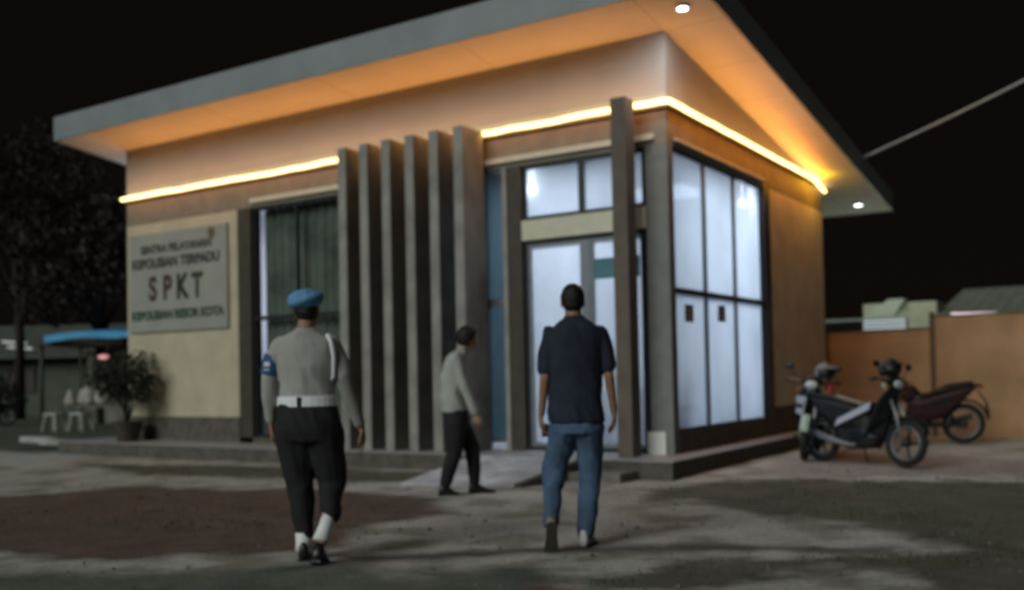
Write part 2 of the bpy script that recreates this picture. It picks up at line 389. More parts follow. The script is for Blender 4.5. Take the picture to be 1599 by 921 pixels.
# ledge + LED line
MB().box((-W-.02,-.055,4.345),(.055,-.001,4.372)).box((.001,0,4.345),(.055,D+.02,4.372)).build('light_ledge', M['beam'], B)
def wob(a, b, n, amp, out):
    P = []
    for i in range(n+1):
        q = V(a).lerp(V(b), i/n); q.z += amp*noise.noise(V((i*.6, a[0], a[1]+3))); P.append(q)
    return P
LP = wob((-10.36,-.055,4.41),(-.2,-.055,4.41),46,.022,0)+[V((-.05,-.06,4.415)),V((.05,-.03,4.415))]+wob((.06,.1,4.41),(.06,5.9,4.405),26,.018,0)+[V((.06,6.2,4.36)),V((.06,6.62,4.28))]
MB().tube(LP, .031, 8).build('light_strip', M['led'], B, smooth=True)
MB().ball((.075,6.0,4.385), (.05,.16,.045), 12).build('light_strip_coil', M['led_end'], B, smooth=True)
for mname in ('led', 'led_end', 'lamp', 'lamp_in'): M[mname].cycles.emission_sampling = 'NONE'
def strip_light(a, b, nrm, e, wd=.03):
    a = V(a); b = V(b); d = (b-a); L = d.length; d.normalize(); n_ = V(nrm); n_ = (n_-d*n_.dot(d)).normalized()
    ld = bpy.data.lights.new('led_light', 'AREA'); ld.shape = 'RECTANGLE'; ld.size = L; ld.size_y = wd; ld.energy = e; ld.color = (1, .32, .035)
    lo = bpy.data.objects.new('led_light', ld); C.objects.link(lo); lo.parent = B
    mm = Matrix((d, (-n_).cross(d), -n_)).transposed().to_4x4(); mm.translation = (a+b)/2; lo.matrix_world = mm
strip_light((-10.3,-.13,4.46), (.08,-.13,4.46), (0,-.8,1), LEDP*10.3)
strip_light((.14,-.02,4.46), (.14,5.8,4.43), (.8,0,1), LEDP*5.8)
strip_light((-10.3,-.14,4.38), (.08,-.14,4.38), (0,.25,-1), LEDP*3.2)
strip_light((-10.3,-.115,4.45), (.08,-.115,4.45), (0,.7,.7), LEDP*.9)
strip_light((.12,-.02,4.45), (.12,5.9,4.43), (-.7,0,.7), LEDP*.7)
strip_light((.24,-.02,4.38), (.24,6.3,4.36), (-.12,0,-1), LEDP*5.8)
ce = bpy.data.lights.new('coil_light', 'POINT'); ce.energy = 13; ce.color = (1,.55,.01); ce.shadow_soft_size = .04
co = bpy.data.objects.new('coil_light', ce); C.objects.link(co); co.location = (.16,5.95,4.40); co.parent = B
wlm = MB().box((-W-.10,1.1,4.05),(-W,1.3,4.30)).build('added_wall_lamp', M['white_p'], B, bevel=.01)  # unseen lamp with its light, added to brighten the left soffit
MB().box((-W-.115,1.13,4.09),(-W-.101,1.27,4.26)).build('added_lamp_lens', M['lamp'], wlm)
wl2 = bpy.data.lights.new('soffit_fill_light', 'POINT'); wl2.energy = 22; wl2.color = (.85,.92,1); wl2.shadow_soft_size = .1
wo2 = bpy.data.objects.new('soffit_fill_light', wl2); C.objects.link(wo2); wo2.location = (-W-.45,1.2,4.35); wo2.parent = B
# slab, steps and ramp
MB().box((-11.15,-.80,-.1),(.32,D+.2,.185)).build('base_slab', M['plinth'], B)
MB().box((-11.17,-.82,.186),(.34,0,.2)).box((0,0.001,.186),(.34,D+.22,.2)).box((-11.17,.001,.186),(-10.3,D,.2)).build('slab_edge', M['slabtop'], B)
rp = MB()
rp.hexa([(-2.35,-2.25,-.05),(-.95,-2.05,-.05),(-.75,-.82,-.05),(-2.35,-.82,-.05),(-2.35,-2.25,.0),(-.95,-2.05,.0),(-.75,-.82,.195),(-2.35,-.82,.195)])
rp.build('ramp', M['ramp'], B)
MB().hexa([(-.95,-2.05,-.03),(-.87,-2.03,-.03),(-.67,-.822,-.03),(-.75,-.82,-.03),(-.95,-2.05,.03),(-.87,-2.03,.03),(-.67,-.822,.24),(-.75,-.82,.24)]).build('ramp_kerb', M['plinth'], B)
MB().box((-.74,-1.25,-.03),(-.1,-.83,.085)).build('step', M['concrete'], B)
# fins
for x in (-4.78,-4.38,-3.98,-3.57,-3.16,-2.76):
    f = MB().hexa([(x,-.56,.2),(x+.15,-.56,.2),(x+.15,-.004,.2),(x,-.004,.2),(x,-.56,4.43),(x+.15,-.56,4.43),(x+.15,-.08,4.43),(x,-.08,4.43)])
    f.build('fin', M['fin'], B, bevel=.008)
# free corner pillar, tall, reaching past the light line
MB().box((-.52,-.46,.2),(-.32,-.22,4.44)).build('pillar', mat('pillar_brown', (.135,.11,.09), .75, .15, 4, .3), B, bevel=.01)
# window behind curtains on the left
def frame_rect(x0,x1,z0,z1,t=.05,y0=.03,y1=.1):
    b = MB(); b.box((x0,y0,z0),(x0+t,y1,z1)).box((x1-t,y0,z0),(x1,y1,z1)).box((x0+t,y0,z0),(x1-t,y1,z0+t)).box((x0+t,y0,z1-t),(x1-t,y1,z1)); return b
wl = frame_rect(-7.16,-5.25,.28,3.92); wl.box((-7.11,.03,2.13),(-5.30,.09,2.19)).box((-6.22,.035,.33),(-6.18,.085,2.13)).box((-6.22,.035,2.19),(-6.18,.085,3.87))
wlo = wl.build('window', M['frame'], B)
MB().sheet((-7.11,.055,.33),(-5.3,.062,3.87)).build('pane', glass('clear_glass', (.8,.85,.95), .95, .05, gloss=.06), wlo)
MB().box((-7.46,-.02,.2),(-5.2,.12,.28)).build('sill', M['plinth'], wlo)
cv = []; n = 70
for i in range(n+1):
    x = -7.07+i*(1.85/n); cv.append((x, .22+.03*math.sin(i*.9)+.012*math.sin(i*2.3)))
cb = MB(); cb.add([(x,y,z) for z in (.2,3.9) for x,y in cv], [(i,i+1,n+2+i,n+1+i) for i in range(n)])
cu = cb.build('curtain', M['curtain'], smooth=True, fixn=False)
tag(cu, 'dark green curtain drawn across the left hand window', 'curtain')
# dark windows between the fins and the teal window
wf = frame_rect(-4.75,-2.9,.45,3.92); wf.box((-3.86,.03,.5),(-3.80,.09,3.87)).box((-4.7,.032,2.13),(-2.95,.088,2.19))
wfo = wf.build('window', M['frame'], B); MB().sheet((-4.7,.055,.5),(-2.95,.062,3.87)).build('pane', M['tint'], wfo)
wt = frame_rect(-2.9,-2.28,.3,3.92,.045); wt.box((-2.86,.03,2.1),(-2.33,.1,2.2)); wto = wt.build('window', M['alu'], B)
MB().sheet((-2.86,.055,.34),(-2.32,.062,3.88)).build('pane', M['teal'], wto)
MB().box((-2.36,-.03,.2),(-2.29,.03,3.92)).build('mullion_post', M['fin'], B)
# entrance
MB().box((-2.07,-.02,2.93),(-.302,.13,3.19)).build('door_header', M['lintel'], B)
tw = frame_rect(-2.07,-.30,3.19,3.92,.055); tw.box((-1.24,.03,3.24),(-1.16,.1,3.86))
two = tw.build('window', M['frame'], B, label='clerestory window above the entrance door')
MB().sheet((-2.02,.055,3.24),(-.35,.062,3.87)).build('pane', M['frost'], two)
df = frame_rect(-2.07,-.30,.2,2.93,.055); dfo = df.build('door_frame', M['frame'], B)
for k,(a,b) in enumerate(((-2.015,-1.20),(-1.10,-.355))):
    d_ = frame_rect(a,b,.26,2.87,.045,.04,.09).build('door', M['alu'], B)
    MB().sheet((a+.045,.06,.31),(b-.045,.066,2.82)).build('glass', M['clear'], d_)
    hx = b-.12 if k == 0 else a+.12
    MB().tube([(hx,-.02,1.0),(hx,-.02,1.55)], .015, 8).tube([(hx,-.02,1.05),(hx,.04,1.05)],.01,6).tube([(hx,-.02,1.5),(hx,.04,1.5)],.01,6).build('handle', M['chrome'], d_, smooth=True)
MB().box((-1.20,.03,.26),(-1.10,.1,2.87)).build('door_post', M['alu'], B)
MB().box((-1.05,.050,2.36),(-.42,.058,2.62)).build('door_notice', mat('teal_notice', (.08,.20,.25), .6), B, label='teal notice strip across the top of the right door pane')
MB().box((-.34,-.025,.2),(-.10,.0,.47)).build('tile_skirting', mat('white_tile', (.75,.75,.70), .4, .05), B)
# side window
sw = MB(); xa, xb = -.10, -.03
sw.box((xa,.17,.44),(xb,.22,3.92)).box((xa,3.42,.44),(xb,3.47,3.92)).box((xa,.22,.44),(xb,3.42,.49)).box((xa,.22,3.87),(xb,3.42,3.92))
sw.box((xa,.22,2.14),(xb-.004,3.42,2.21)); swo = sw.build('window', M['frame'], B, label='tall frosted side window of six panes')
for y in (1.24,2.33): MB().box((xa+.004,y-.04,.485),(xb-.008,y+.04,3.875)).build('mullion', M['alu'], swo)
for (y0,y1) in ((.22,1.215),(1.265,2.305),(2.355,3.42)):
    for (z0,z1) in ((.49,2.14),(2.21,3.87)): MB().sheet((-.068,y0,z0),(-.062,y1,z1)).build('pane', M['frost'], swo)
gp = mat('grey_paper', (.30,.33,.36), .8, .1)
for (y,z) in ((.68,1.91),(1.80,1.95)):
    tag(MB().box((-.058,y-.14,z-.11),(-.054,y+.14,z+.11)).build('paper_notice', gp), 'grey paper taped inside the %s lower side pane' % ('first' if y < 1 else 'middle'), 'notice', 'papers taped to the side window')
# interior
MB().box((-W+.2,.2,.12),(-.2,D-.2,.195)).box((-2.07,.0,.186),(-.30,.2,.203)).build('interior_floor', M['tile_in'], B)
MB().box((-W+.2,.25,3.93),(-.2,D-.2,4.0)).build('interior_ceiling', M['white_in'], B)
MB().box((-W+.2,D-.26,.2),(-.2,D-.201,3.93)).box((-2.9,.3,.2),(-2.8,D-.27,3.93)).box((-.26,3.75,.2),(-.202,D-.27,3.93)).box((-9.0,.55,.2),(-5.0,.6,3.93)).build('interior_wall', M['white_in'], B)
ip = MB().box((-1.9,2.6,3.90),(-.9,3.6,3.925)).build('ceiling_panel', M['panel_in'], B)
def area(nm, loc, size, e, col, rot=(0,0,0), sy=None):
    ld = bpy.data.lights.new(nm, 'AREA'); ld.energy = e; ld.color = col; ld.size = size
    if sy: ld.shape = 'RECTANGLE'; ld.size_y = sy
    lo = bpy.data.objects.new(nm, ld); C.objects.link(lo); lo.location = loc; lo.rotation_euler = rot; lo.parent = B; return lo
area('ceiling_light', (-1.5,2.4,3.88), 1.8, 84, (.80,.90,1), sy=3.6)
area('back_room_light', (-7.95,.38,2.5), .12, 12, (.78,.82,1), (0,-math.pi/2+.15,0), sy=2.2).rotation_euler = V((1,.12,0)).to_track_quat('-Z','Y').to_euler()
def lamp_ball(loc, r):
    return MB().ball(loc, r, 14).tube([V(loc)+V((0,0,r)), (loc[0],loc[1],3.93)], .012, 6).build('ceiling_bulb', M['lamp_in'], B, smooth=True)
lamp_ball((-1.98,.16,3.60), .05); lamp_ball((-.20,3.12,3.64), .06)
def chair(loc, rz, label, ma):
    c = empty('office_chair', loc, rz, label, 'chair')
    MB().box((-.22,-.22,.44),(.22,.22,.50)).build('seat', ma, c, bevel=.02)
    MB().box((-.21,.19,.55),(.21,.24,1.0)).build('backrest', ma, c, bevel=.03)
    for sx in (-1,1):
        for sy in (-1,1): MB().tube([(sx*.18,sy*.18,.44),(sx*.22,sy*.22,.0)], .016, 8).build('leg', M['black'], c)
    for sx in (-.19,.19): MB().tube([(sx,.21,.5),(sx,.215,.58)],.014,6).build('back_support', M['black'], c)
    return c
dkf = mat('dark_fabric', (.05,.06,.08), .9)
chair((-.75,1.9,.2), 1.3, 'dark office chair seen dimly behind the frosted side window', dkf)
chair((-1.0,.8,.2), 2.4, 'white plastic chair just inside the glass entrance door', M['white_p'])
# counter desk inside
dk = empty('reception_desk', (-1.75,1.7,.2), 0, 'pale reception desk inside the lit entrance lobby', 'desk')
MB().box((-.5,-.25,0),(.5,.25,.72)).build('desk_body', mat('desk_laminate', (.30,.34,.40), .5), dk, bevel=.01)
MB().box((-.54,-.3,.72),(.54,.3,.76)).build('desk_top', M['white_p'], dk, bevel=.008)
# stack of boxes with blue stripes behind the narrow pane
blue = mat('blue_band', (.05,.12,.22), .6)
for k in range(3):
    c = empty('storage_box', (-.42,.55,.2+k*.31), .1*k, ('lowest','middle','topmost')[k]+' pale blue banded box of the stack inside the door', 'box', 'banded boxes inside the door')
    MB().box((-.16,-.16,0),(.16,.16,.29)).build('box_body', mat('pale_box', (.55,.60,.68), .6), c, bevel=.008)
    MB().box((-.165,-.165,.19),(.165,.165,.25)).build('box_band', blue, c)

# ------------------------------------------------------------------ sign board
sg = empty('sign_board', (-8.92,-.02,2.9), 0, 'pale wall sign with four large dark letters SPKT on the front wall', 'sign')
MB().box((-1.27,-.03,-.86),(1.24,.018,.84)).build('board', M['sign'], sg, bevel=.01)
def text(s, x, z, size, ma, parent, y=-.034, bold=0, sx=1, rot=(math.pi/2,0,0)):
    cu = bpy.data.curves.new('t', 'FONT'); cu.body = s; cu.size = size; cu.extrude = .003; cu.offset = bold; cu.align_x = 'CENTER'; cu.align_y = 'CENTER'
    tmp = bpy.data.objects.new('t', cu); C.objects.link(tmp); bpy.context.view_layer.update()
    me = bpy.data.meshes.new_from_object(tmp.evaluated_get(bpy.context.evaluated_depsgraph_get())); bpy.data.objects.remove(tmp)
    me.materials.append(ma)
    o = bpy.data.objects.new('lettering', me); C.objects.link(o); o.parent = parent; o.location = (x,y,z); o.rotation_euler = rot; o.scale = (sx,1,1); return o
text('SENTRA PELAYANAN', -.03, .55, .19, M['ink'], sg, bold=.006)
text('KEPOLISIAN TERPADU', -.05, .31, .225, M['ink'], sg, bold=.009)
inks = [mat('ink_a', (.05,.022,.016), .6), mat('ink_b', (.05,.03,.034), .6), mat('ink_c', (.012,.022,.01), .6), mat('ink_d', (.04,.045,.035), .6)]
for k, ch in enumerate('SPKT'): text(ch, -.62+k*.38, -.14, .56, inks[k], sg, bold=.022, sx=.8)
text('KEPOLISIAN RESOR KOTA', -.02, -.58, .20, M['ink_green'], sg, bold=.010)
eb = MB(); pts = [(0,.1),(.08,.075),(.085,-.01),(.05,-.08),(0,-.11),(-.05,-.08),(-.085,-.01),(-.08,.075)]
eb.prism([(p[0]+.88,p[1]+.70) for p in pts], -.036, -.031); eb.build('emblem', mat('emblem_brown', (.13,.10,.04), .6), sg)

# ------------------------------------------------------------------ fence right
def fence_panel(x0, x1, h, label):
    f = empty('wall_panel', (x0,7.0,-.05), 0, label, 'fence', 'ochre fence panels')
    MB().box((0,0,0),(x1-x0,.09,h)).build('sheet', M['fence'], f)
    MB().box((0,-.012,h),(x1-x0,.1,h+.03)).build('capping', M['fence_dk'], f)
    return f
fence_panel(-.6,1.64,1.86,'lower ochre fence panel beside the office wall')
fence_panel(1.72,4.6,2.06,'taller ochre fence panel at the right edge')
fence_panel(4.68,8.0,2.06,'ochre fence panel farthest from the office')
for x,h in ((1.64,2.1),(4.6,2.1)):
    tag(MB().box((x,6.97,-.06),(x+.08,7.1,h)).build('fence_post', M['fence_dk'], bevel=.008), 'thin dark post between the %s ochre fence panels' % ('lower and taller' if x < 2 else 'two taller'), 'post', 'dark fence posts')
# ------------------------------------------------------------------ neighbour house behind fence
nb = empty('neighbour_house', (0,13,0), 0, 'pale low house with lit louvre window behind the ochre fence', 'building')
nw = mat('neighbour_wall', (.40,.42,.33), .8, .1); nroof = mat('neighbour_roof', (.20,.21,.17), .7, .2, 3, brick=(.3,8,.02,.6))
MB().box((-.85,.0,0),(.75,4,2.65)).build('gable_wall', nw, nb)
MB().hexa([(-.85,0,2.3),(-.2,0,2.3),(-.2,.1,2.3),(-.85,.1,2.3),(-.22,-.3,2.72),(.12,-.3,2.72),(.12,.1,2.72),(-.22,.1,2.72)]).build('awning', mat('awning_white', (.72,.78,.66), .6, .05), nb)
lw = MB().box((-.86,-.06,1.95),(.12,-.002,2.30)).build('window', M['dark'], nb)
lv = MB()
for k in range(4): lv.hexa([(-.84,-.09,1.96+k*.088),(.10,-.09,1.96+k*.088),(.10,-.062,1.97+k*.088),(-.84,-.062,1.97+k*.088),(-.84,-.09,2.0+k*.088),(.10,-.09,2.0+k*.088),(.10,-.062,2.01+k*.088),(-.84,-.062,2.01+k*.088)])
lv.build('louvre', emit('louvre_lit', (.50,.66,.85), .30), lw)
MB().hexa([(.75,0,2.25),(9,0,2.25),(9,4,2.6),(.75,4,2.6),(.75,0,2.35),(9,0,2.35),(9,4,3.15),(.75,4,3.15)]).build('roof', nroof, nb)
MB().box((.76,.4,0),(9,4,2.24)).build('side_wall', nw, nb)
MB().box((-3.5,.2,2.28),(-.86,4,2.34)).build('canopy', mat('canopy_grey', (.25,.27,.25), .7), nb)
area_l = bpy.data.lights.new('neighbour_lamp', 'POINT'); area_l.energy = 45; area_l.color = (.85,1,.8); area_l.shadow_soft_size = .08
al = bpy.data.objects.new('neighbour_lamp', area_l); C.objects.link(al); al.parent = nb; al.location = (-.1,-2.6,2.7)
tb = tag(MB().tube([(1.07,12.86,2.32),(1.98,12.86,2.30)], .022, 8).build('tube_light', emit('tube_pink', (1,.72,.85), 1.4)), 'pinkish white fluorescent tube lit under the neighbour roof', 'lamp')

# utility cable from the roof out of frame right
P0 = V((.82,6.2,4.70)); P1 = V((3.4,4.75,5.30)); dv = P1-P0; cab = []
for i in range(25):
    k = i/24*2.2; q = P0+dv*k; q.z -= .10*math.sin(math.pi*min(1,i/24)); cab.append(q)
tag(MB().tube(cab, .022, 6).build('utility_cable', mat('cable_grey', (.42,.40,.38), .7), smooth=True), 'thin grey overhead cable running from the roof edge to the upper right', 'cable')

# ------------------------------------------------------------------ people
def blend(mb, name, ma, parent, vox, smooth=4, wr=0, wfreq=9, seed=0):
    """one continuous skin grown over overlapping pieces"""
    o = mb.build(name, None, None)
    r = o.modifiers.new('r', 'REMESH'); r.mode = 'VOXEL'; r.voxel_size = vox
    sm = o.modifiers.new('s', 'SMOOTH'); sm.factor = .5; sm.iterations = smooth
    bpy.context.view_layer.update()
    me = bpy.data.meshes.new_from_object(o.evaluated_get(bpy.context.evaluated_depsgraph_get()))
    old = o.data; o.modifiers.clear(); o.data = me; bpy.data.meshes.remove(old); me.name = name
    if wr:
        ns = [v.normal.copy() for v in me.vertices]
        for v, nn in zip(me.vertices, ns):
            c = v.co; q = V((c.x*wfreq+seed, c.y*wfreq, c.z*wfreq*.75+.6*c.x*wfreq))
            a = noise.noise(q); b = 1-abs(noise.noise(q*.9+V((5,2,1))))*2.4
            v.co = c + nn*wr*(a*.7+b*.6)
    me.materials.clear(); me.materials.append(ma)
    for p in me.polygons: p.use_smooth = True
    o.parent = parent; return o

class Fig:
    """figure laid out in its own frame: x to its picture side, y away, z up; px figures are only measures"""
    def __init__(s, name_label, px, py, depth):
        s.s = FPX/depth; s.px, s.py = px, py
        d = fw + rt2*((px-799.5)/FPX) - up2*((py-PY)/FPX)
        k = -CAM.z/d.z; p = CAM+d*k
        s.root = empty('person', (p.x,p.y,0), YAW, name_label, 'person')
    def P(s, px, py, y=0): return V(((px-s.px)/s.s, y, (s.py-py)/s.s))
    def rings(s, L, n=20):
        R = []
        for (px,py,hw,hd,y) in L:
            c = s.P(px,py,y); R.append([c+V((hw/s.s*math.cos(a), hd*math.sin(a), 0)) for a in [2*math.pi*k/n for k in range(n)]])
        return R
def limb(mb, pts, rr, n=12):
    mb.tube(pts, 1, n, rf=rr)
    for p, r in zip(pts, rr): mb.ball(p, r*.985, 12)
def hand(mb, wrist, d, back, thumb_side, curl=.5, L=.17):
    """palm with four unequal bent fingers and a thumb leaving its side; d = pointing dir, back = back of hand"""
    d = V(d).normalized(); b = V(back); b = (b-d*b.dot(d)).normalized(); s_ = d.cross(b)*thumb_side
    w = V(wrist); pl = L*.48
    rings = []
    for t_, hw, th in ((-.01,.024,.021),(.02,.030,.018),(pl*.6,.040,.015),(pl,.041,.012)):
        c = w+d*t_; rings.append([c+s_*hw*math.cos(a)+b*th*math.sin(a) for a in [2*math.pi*k/12 for k in range(12)]])
    mb.loft(rings)
    for i,(off,ln) in enumerate(((.031,.92),(.0105,1.0),(-.0105,.94),(-.031,.74))):
        p = w+d*pl*.9+s_*off; pts = [p]; dd = d.copy(); a = curl*(.5+.12*i)
        for seg in (.42,.32,.26):
            dd = (dd*math.cos(a)-b*math.sin(a)*1.0).normalized(); p = p+dd*seg*L*.52*ln; pts.append(p); a = curl*.8
            # keep bending in the palm plane
            b2 = (b-dd*b.dot(dd)).normalized(); b_ = b2
            d2 = dd
            dd = d2
        mb.tube(pts, 1, 8, rf=[.0095,.0088,.0080,.0066]); mb.ball(pts[-1], .0066, 8)
        for q in pts[1:3]: mb.ball(q, .0087, 8)
    t0 = w+d*.018+s_*.022; t1 = t0+(d*.55+s_*.75-b*.25).normalized()*.040; t2 = t1+(d*.9+s_*.25-b*.35).normalized()*.030; t3 = t2+(d*.95-b*.35).normalized()*.024
    mb.tube([t0,t1,t2,t3], 1, 8, rf=[.013,.011,.0095,.0075]); mb.ball(t3,.0075,8); mb.ball(t1,.011,8)
def head(mb, c, face, r=1.0):
    """skull, jaw, nose, lips, ears round centre c looking along face"""
    f = V(face).normalized(); s_ = V((0,0,1)).cross(f).normalized(); u = f.cross(s_)
    Mx = Matrix((f, s_, u)).transposed(); c = V(c)
    def pt(a,b_,z): return c+Mx@V((a*r,b_*r,z*r))
    mb.ball(c+Mx@V((-.008,0,.018))*r, V((.096,.077,.098))*r, 20, Mx)
    mb.ball(pt(.030,0,-.035), V((.062,.060,.078))*r, 16, Mx)
    mb.ball(pt(.058,0,-.088), V((.026,.030,.022))*r, 12, Mx)      # chin
    mb.ball(pt(.088,0,-.012), V((.014,.010,.024))*r, 10, Mx)      # nose bridge
    mb.ball(pt(.100,0,-.028), V((.015,.015,.011))*r, 10, Mx)      # nose tip
    mb.ball(pt(.082,0,-.056), V((.012,.023,.006))*r, 10, Mx); mb.ball(pt(.080,0,-.067), V((.012,.020,.007))*r, 10, Mx)
    mb.ball(pt(.080,0,.022), V((.012,.045,.010))*r, 10, Mx)       # brow
    for q in (-1,1):
        mb.ball(pt(-.004,q*.078,-.012), V((.016,.009,.031))*r, 10, Mx)
        mb.ball(pt(.066,q*.036,-.028), V((.020,.018,.016))*r, 10, Mx)
    return Mx, pt
def eyes(root, pt, r):
    for q in (-1,1):
        e = MB().ball(pt(.078,q*.031,.003), .0125*r, 12).build('eye', mat_eye, root, smooth=True)
mat_eye = mat('eye_white', (.65,.62,.58), .25, .03, bump=0)
def hair_cap(root, Mx, pt, r, low=-.03, thick=.012):
    mb = MB(); vs = []; n = 22; h = 16
    mb.ball(pt(-.016,0,.026), V((.098+thick*.6,.078+thick,.096+thick))*r, 22, Mx)
    mb.ball(pt(-.040,0,-.012), V((.066+thick*.4,.070+thick*.7,.070))*r, 18, Mx)
    # drop everything in front of the face
    for i,v in enumerate(mb.v):
        q = Mx.transposed()@(v-pt(0,0,0))
        lim = (.072 if q.z > .055*r else .030 if q.z > 0 else .0)*r
        if q.x > lim and q.z < .105*r: mb.v[i] = v - Mx@V(((q.x-lim)*.85,0,0))
    return blend(mb, 'hair', M['hair'], root, .007, 2, .004, 40)

shirt_g = mat('shirt_grey', (.37,.36,.34), .85, .10, 5, .2, 160)
shirt_w = mat('shirt_pale_grey', (.40,.41,.385), .85, .08, 5, .2, 160)
polo_n = mat('polo_navy', (.016,.022,.040), .85, .2, 6, .2, 160)
jeans = mat('blue_jeans', (.062,.105,.18), .85, .45, 6, .3, 180)
black_t = mat('black_trousers', (.014,.014,.015), .85, .25, 5, .25, 160)
white_b = mat('white_webbing', (.80,.80,.82), .5, .05)
blue_b = mat('beret_blue', (.13,.30,.52), .85, .12, 8, .3, 150)
blue_a = mat('armband_blue', (.03,.09,.22), .7, .1)
boot = mat('boot_black', (.015,.015,.015), .35, .2)
shoe_w = mat('shoe_white', (.62,.60,.56), .6, .1)
shoe_b = mat('shoe_tan', (.26,.19,.14), .6, .15)
sole = mat('shoe_sole_dark', (.05,.045,.04), .8)

def shoe(root, name, ma, ankle, toe_dir, pitch=0, L=.27, parent=None, r=1.0):
    """ankle = point over the heel, pitch = heel lifted (radians)"""
    a = V(ankle); d = V(toe_dir).normalized(); sd = d.cross(V((0,0,1))).normalized(); u = V((0,0,1))
    Rm = Matrix.Rotation(-pitch, 3, sd)   # toe goes down
    d2 = Rm@d; u2 = Rm@u
    def q(x,y,z): return a+d2*x+sd*y+u2*z
    rings = []
    for x,hw,top in ((-.065,.022,-.02),(-.055,.034,.035),(-.01,.038,.045),(.05,.040,.01),(.10,.045,-.020),(.15,.046,-.035),(.19,.036,-.045),(.208,.015,-.058)):
        zb = -.085; zc = (top+zb)/2; hh = (top-zb)/2
        rings.append([q(x, hw*r*math.cos(t)*(1 if math.sin(t) < 0 else .85), zc+hh*math.sin(t)) for t in [2*math.pi*k/14 for k in range(14)]])
    mb = MB().loft(rings); o = mb.build(name, ma, parent or root, smooth=True)
    sm = MB(); rg = []
    for x,hw in ((-.070,.024),(-.05,.038),(.05,.038),(.14,.050),(.19,.040),(.214,.016)):
        rg.append([q(x,hw*r,-.078),q(x,hw*r,-.096),q(x,-hw*r,-.096),q(x,-hw*r,-.078)])
    sm.loft(rg).build('sole', sole if ma != boot else boot, o)
    return o

# --- officer with blue beret
F = Fig('officer in grey shirt, blue beret and white belt walking towards the office', 484, 872, 6.62); R_ = F.root; P = F.P
hc = P(485,489,.02)
mb = MB(); face = V((.22,1,-.06))
Mx, pt = head(mb, hc, face, 1.0)
limb(mb, [P(484,505,.0), P(483,532,-.02)], [.058,.064])
mb.loft(F.rings([(483,536,34,.075,-.02),(484,570,38,.10,-.01),(484,620,36,.09,0),(484,650,36,.10,0),(485,682,34,.09,0)]))
limb(mb, [P(442,545,-.01),P(424,606,.0),P(424,662,.06)], [.045,.037,.026])
limb(mb, [P(527,545,-.01),P(547,612,-.01),P(566,672,.03)], [.045,.037,.026])
limb(mb, [P(463,668,0),P(470,760,.03),P(474,850,.0)], [.075,.052,.035])
limb(mb, [P(508,668,0),P(520,755,.05),P(512,838,-.17)], [.075,.052,.035])
hand(mb, P(424,664,.06), (.05,.1,-1), (-1,0,0), -1, .45); hand(mb, P(567,674,.03), (.15,.15,-1), (1,0,0), 1, .4)
blend(mb, 'body', M['skin'], R_, .0055, 3); eyes(R_, pt, 1)
mb = MB()
mb.loft(F.rings([(484,514,14,.060,-.01),(483,521,20,.070,-.015),(483,527,33,.082,-.02),(483,536,43,.098,-.02),(483,550,47,.112,-.015),(483,575,45,.122,-.01),(484,600,43,.118,0),(484,622,43,.115,0),(484,636,45,.122,0)]))
limb(mb, [P(445,541,-.01),P(432,570,-.005),P(427,590,.0)], [.062,.058,.055]); limb(mb, [P(523,541,-.01),P(536,572,-.01),P(541,592,-.01)], [.062,.058,.055])
sh = blend(mb, 'shirt', shirt_g, R_, .011, 2, .012, 8, 3)
# long pale sleeves below the elbow
mb = MB(); limb(mb, [P(427,588,0),P(424,620,.02),P(424,655,.055)], [.060,.054,.040]); blend(mb, 'sleeve', shirt_g, R_, .009, 2, .003, 12)
mb = MB(); limb(mb, [P(541,590,-.01),P(551,628,0),P(563,664,.025)], [.060,.052,.040]); blend(mb, 'sleeve', mat('sleeve_shaded', (.24,.23,.21), .85), R_, .009, 2, .003, 12)  # right sleeve: shirt grey darkened, shade put into the colour
MB().loft(F.rings([(484,620,46.5,.128,0),(484,636,47.5,.132,0)], 28)).build('belt', white_b, R_, smooth=False, bevel=.003)
MB().box(P(474,621,-.137),P(480,635,-.128)).build('belt_keeper', boot, R_)
ab = MB().tube([P(434,556,-.003),P(426,586,.0)], .068, 18).build('armband', blue_a, R_, smooth=False)
MB().box(P(421,566,-.072),P(430,573,-.064)).box(P(420,577,-.071),P(429,579,-.063)).build('armband_mark', white_b, ab)
mb = MB(); lan = [P(520,526,-.09),P(527,538,-.105),P(530,560,-.09),P(529,590,-.075),P(524,596,-.04)]; mb.tube(lan, .016, 8).build('lanyard', white_b, R_, smooth=True)
mb = MB()
mb.loft(F.rings([(484,630,45,.120,0),(484,650,50,.135,-.005),(484,672,52,.140,-.01),(485,690,50,.13,-.005)]))
limb(mb, [P(460,676,0),P(466,720,.02),P(470,762,.03),P(474,806,.01),P(474,838,0)], [.120,.110,.088,.072,.060])
limb(mb, [P(510,676,0),P(514,718,.03),P(518,758,.05),P(520,800,-.06)], [.120,.110,.088,.066])
blend(mb, 'trousers', black_t, R_, .012, 3, .015, 8, 1)
g1 = MB().tube([P(474,830,0),P(475,846,0),P(475,858,.0)], 1, 16, rf=[.052,.054,.060]).build('gaiter', white_b, R_, smooth=True)
g2 = MB().tube([P(519,796,-.05),P(515,818,-.12),P(509,838,-.17)], 1, 16, rf=[.046,.048,.055]).build('gaiter', white_b, R_, smooth=True)
shoe(R_, 'boot', boot, P(475,852,0), (-.15,1,0)); shoe(R_, 'boot', boot, P(508,850,-.19), (.05,1,-.0), .35, r=1.15)
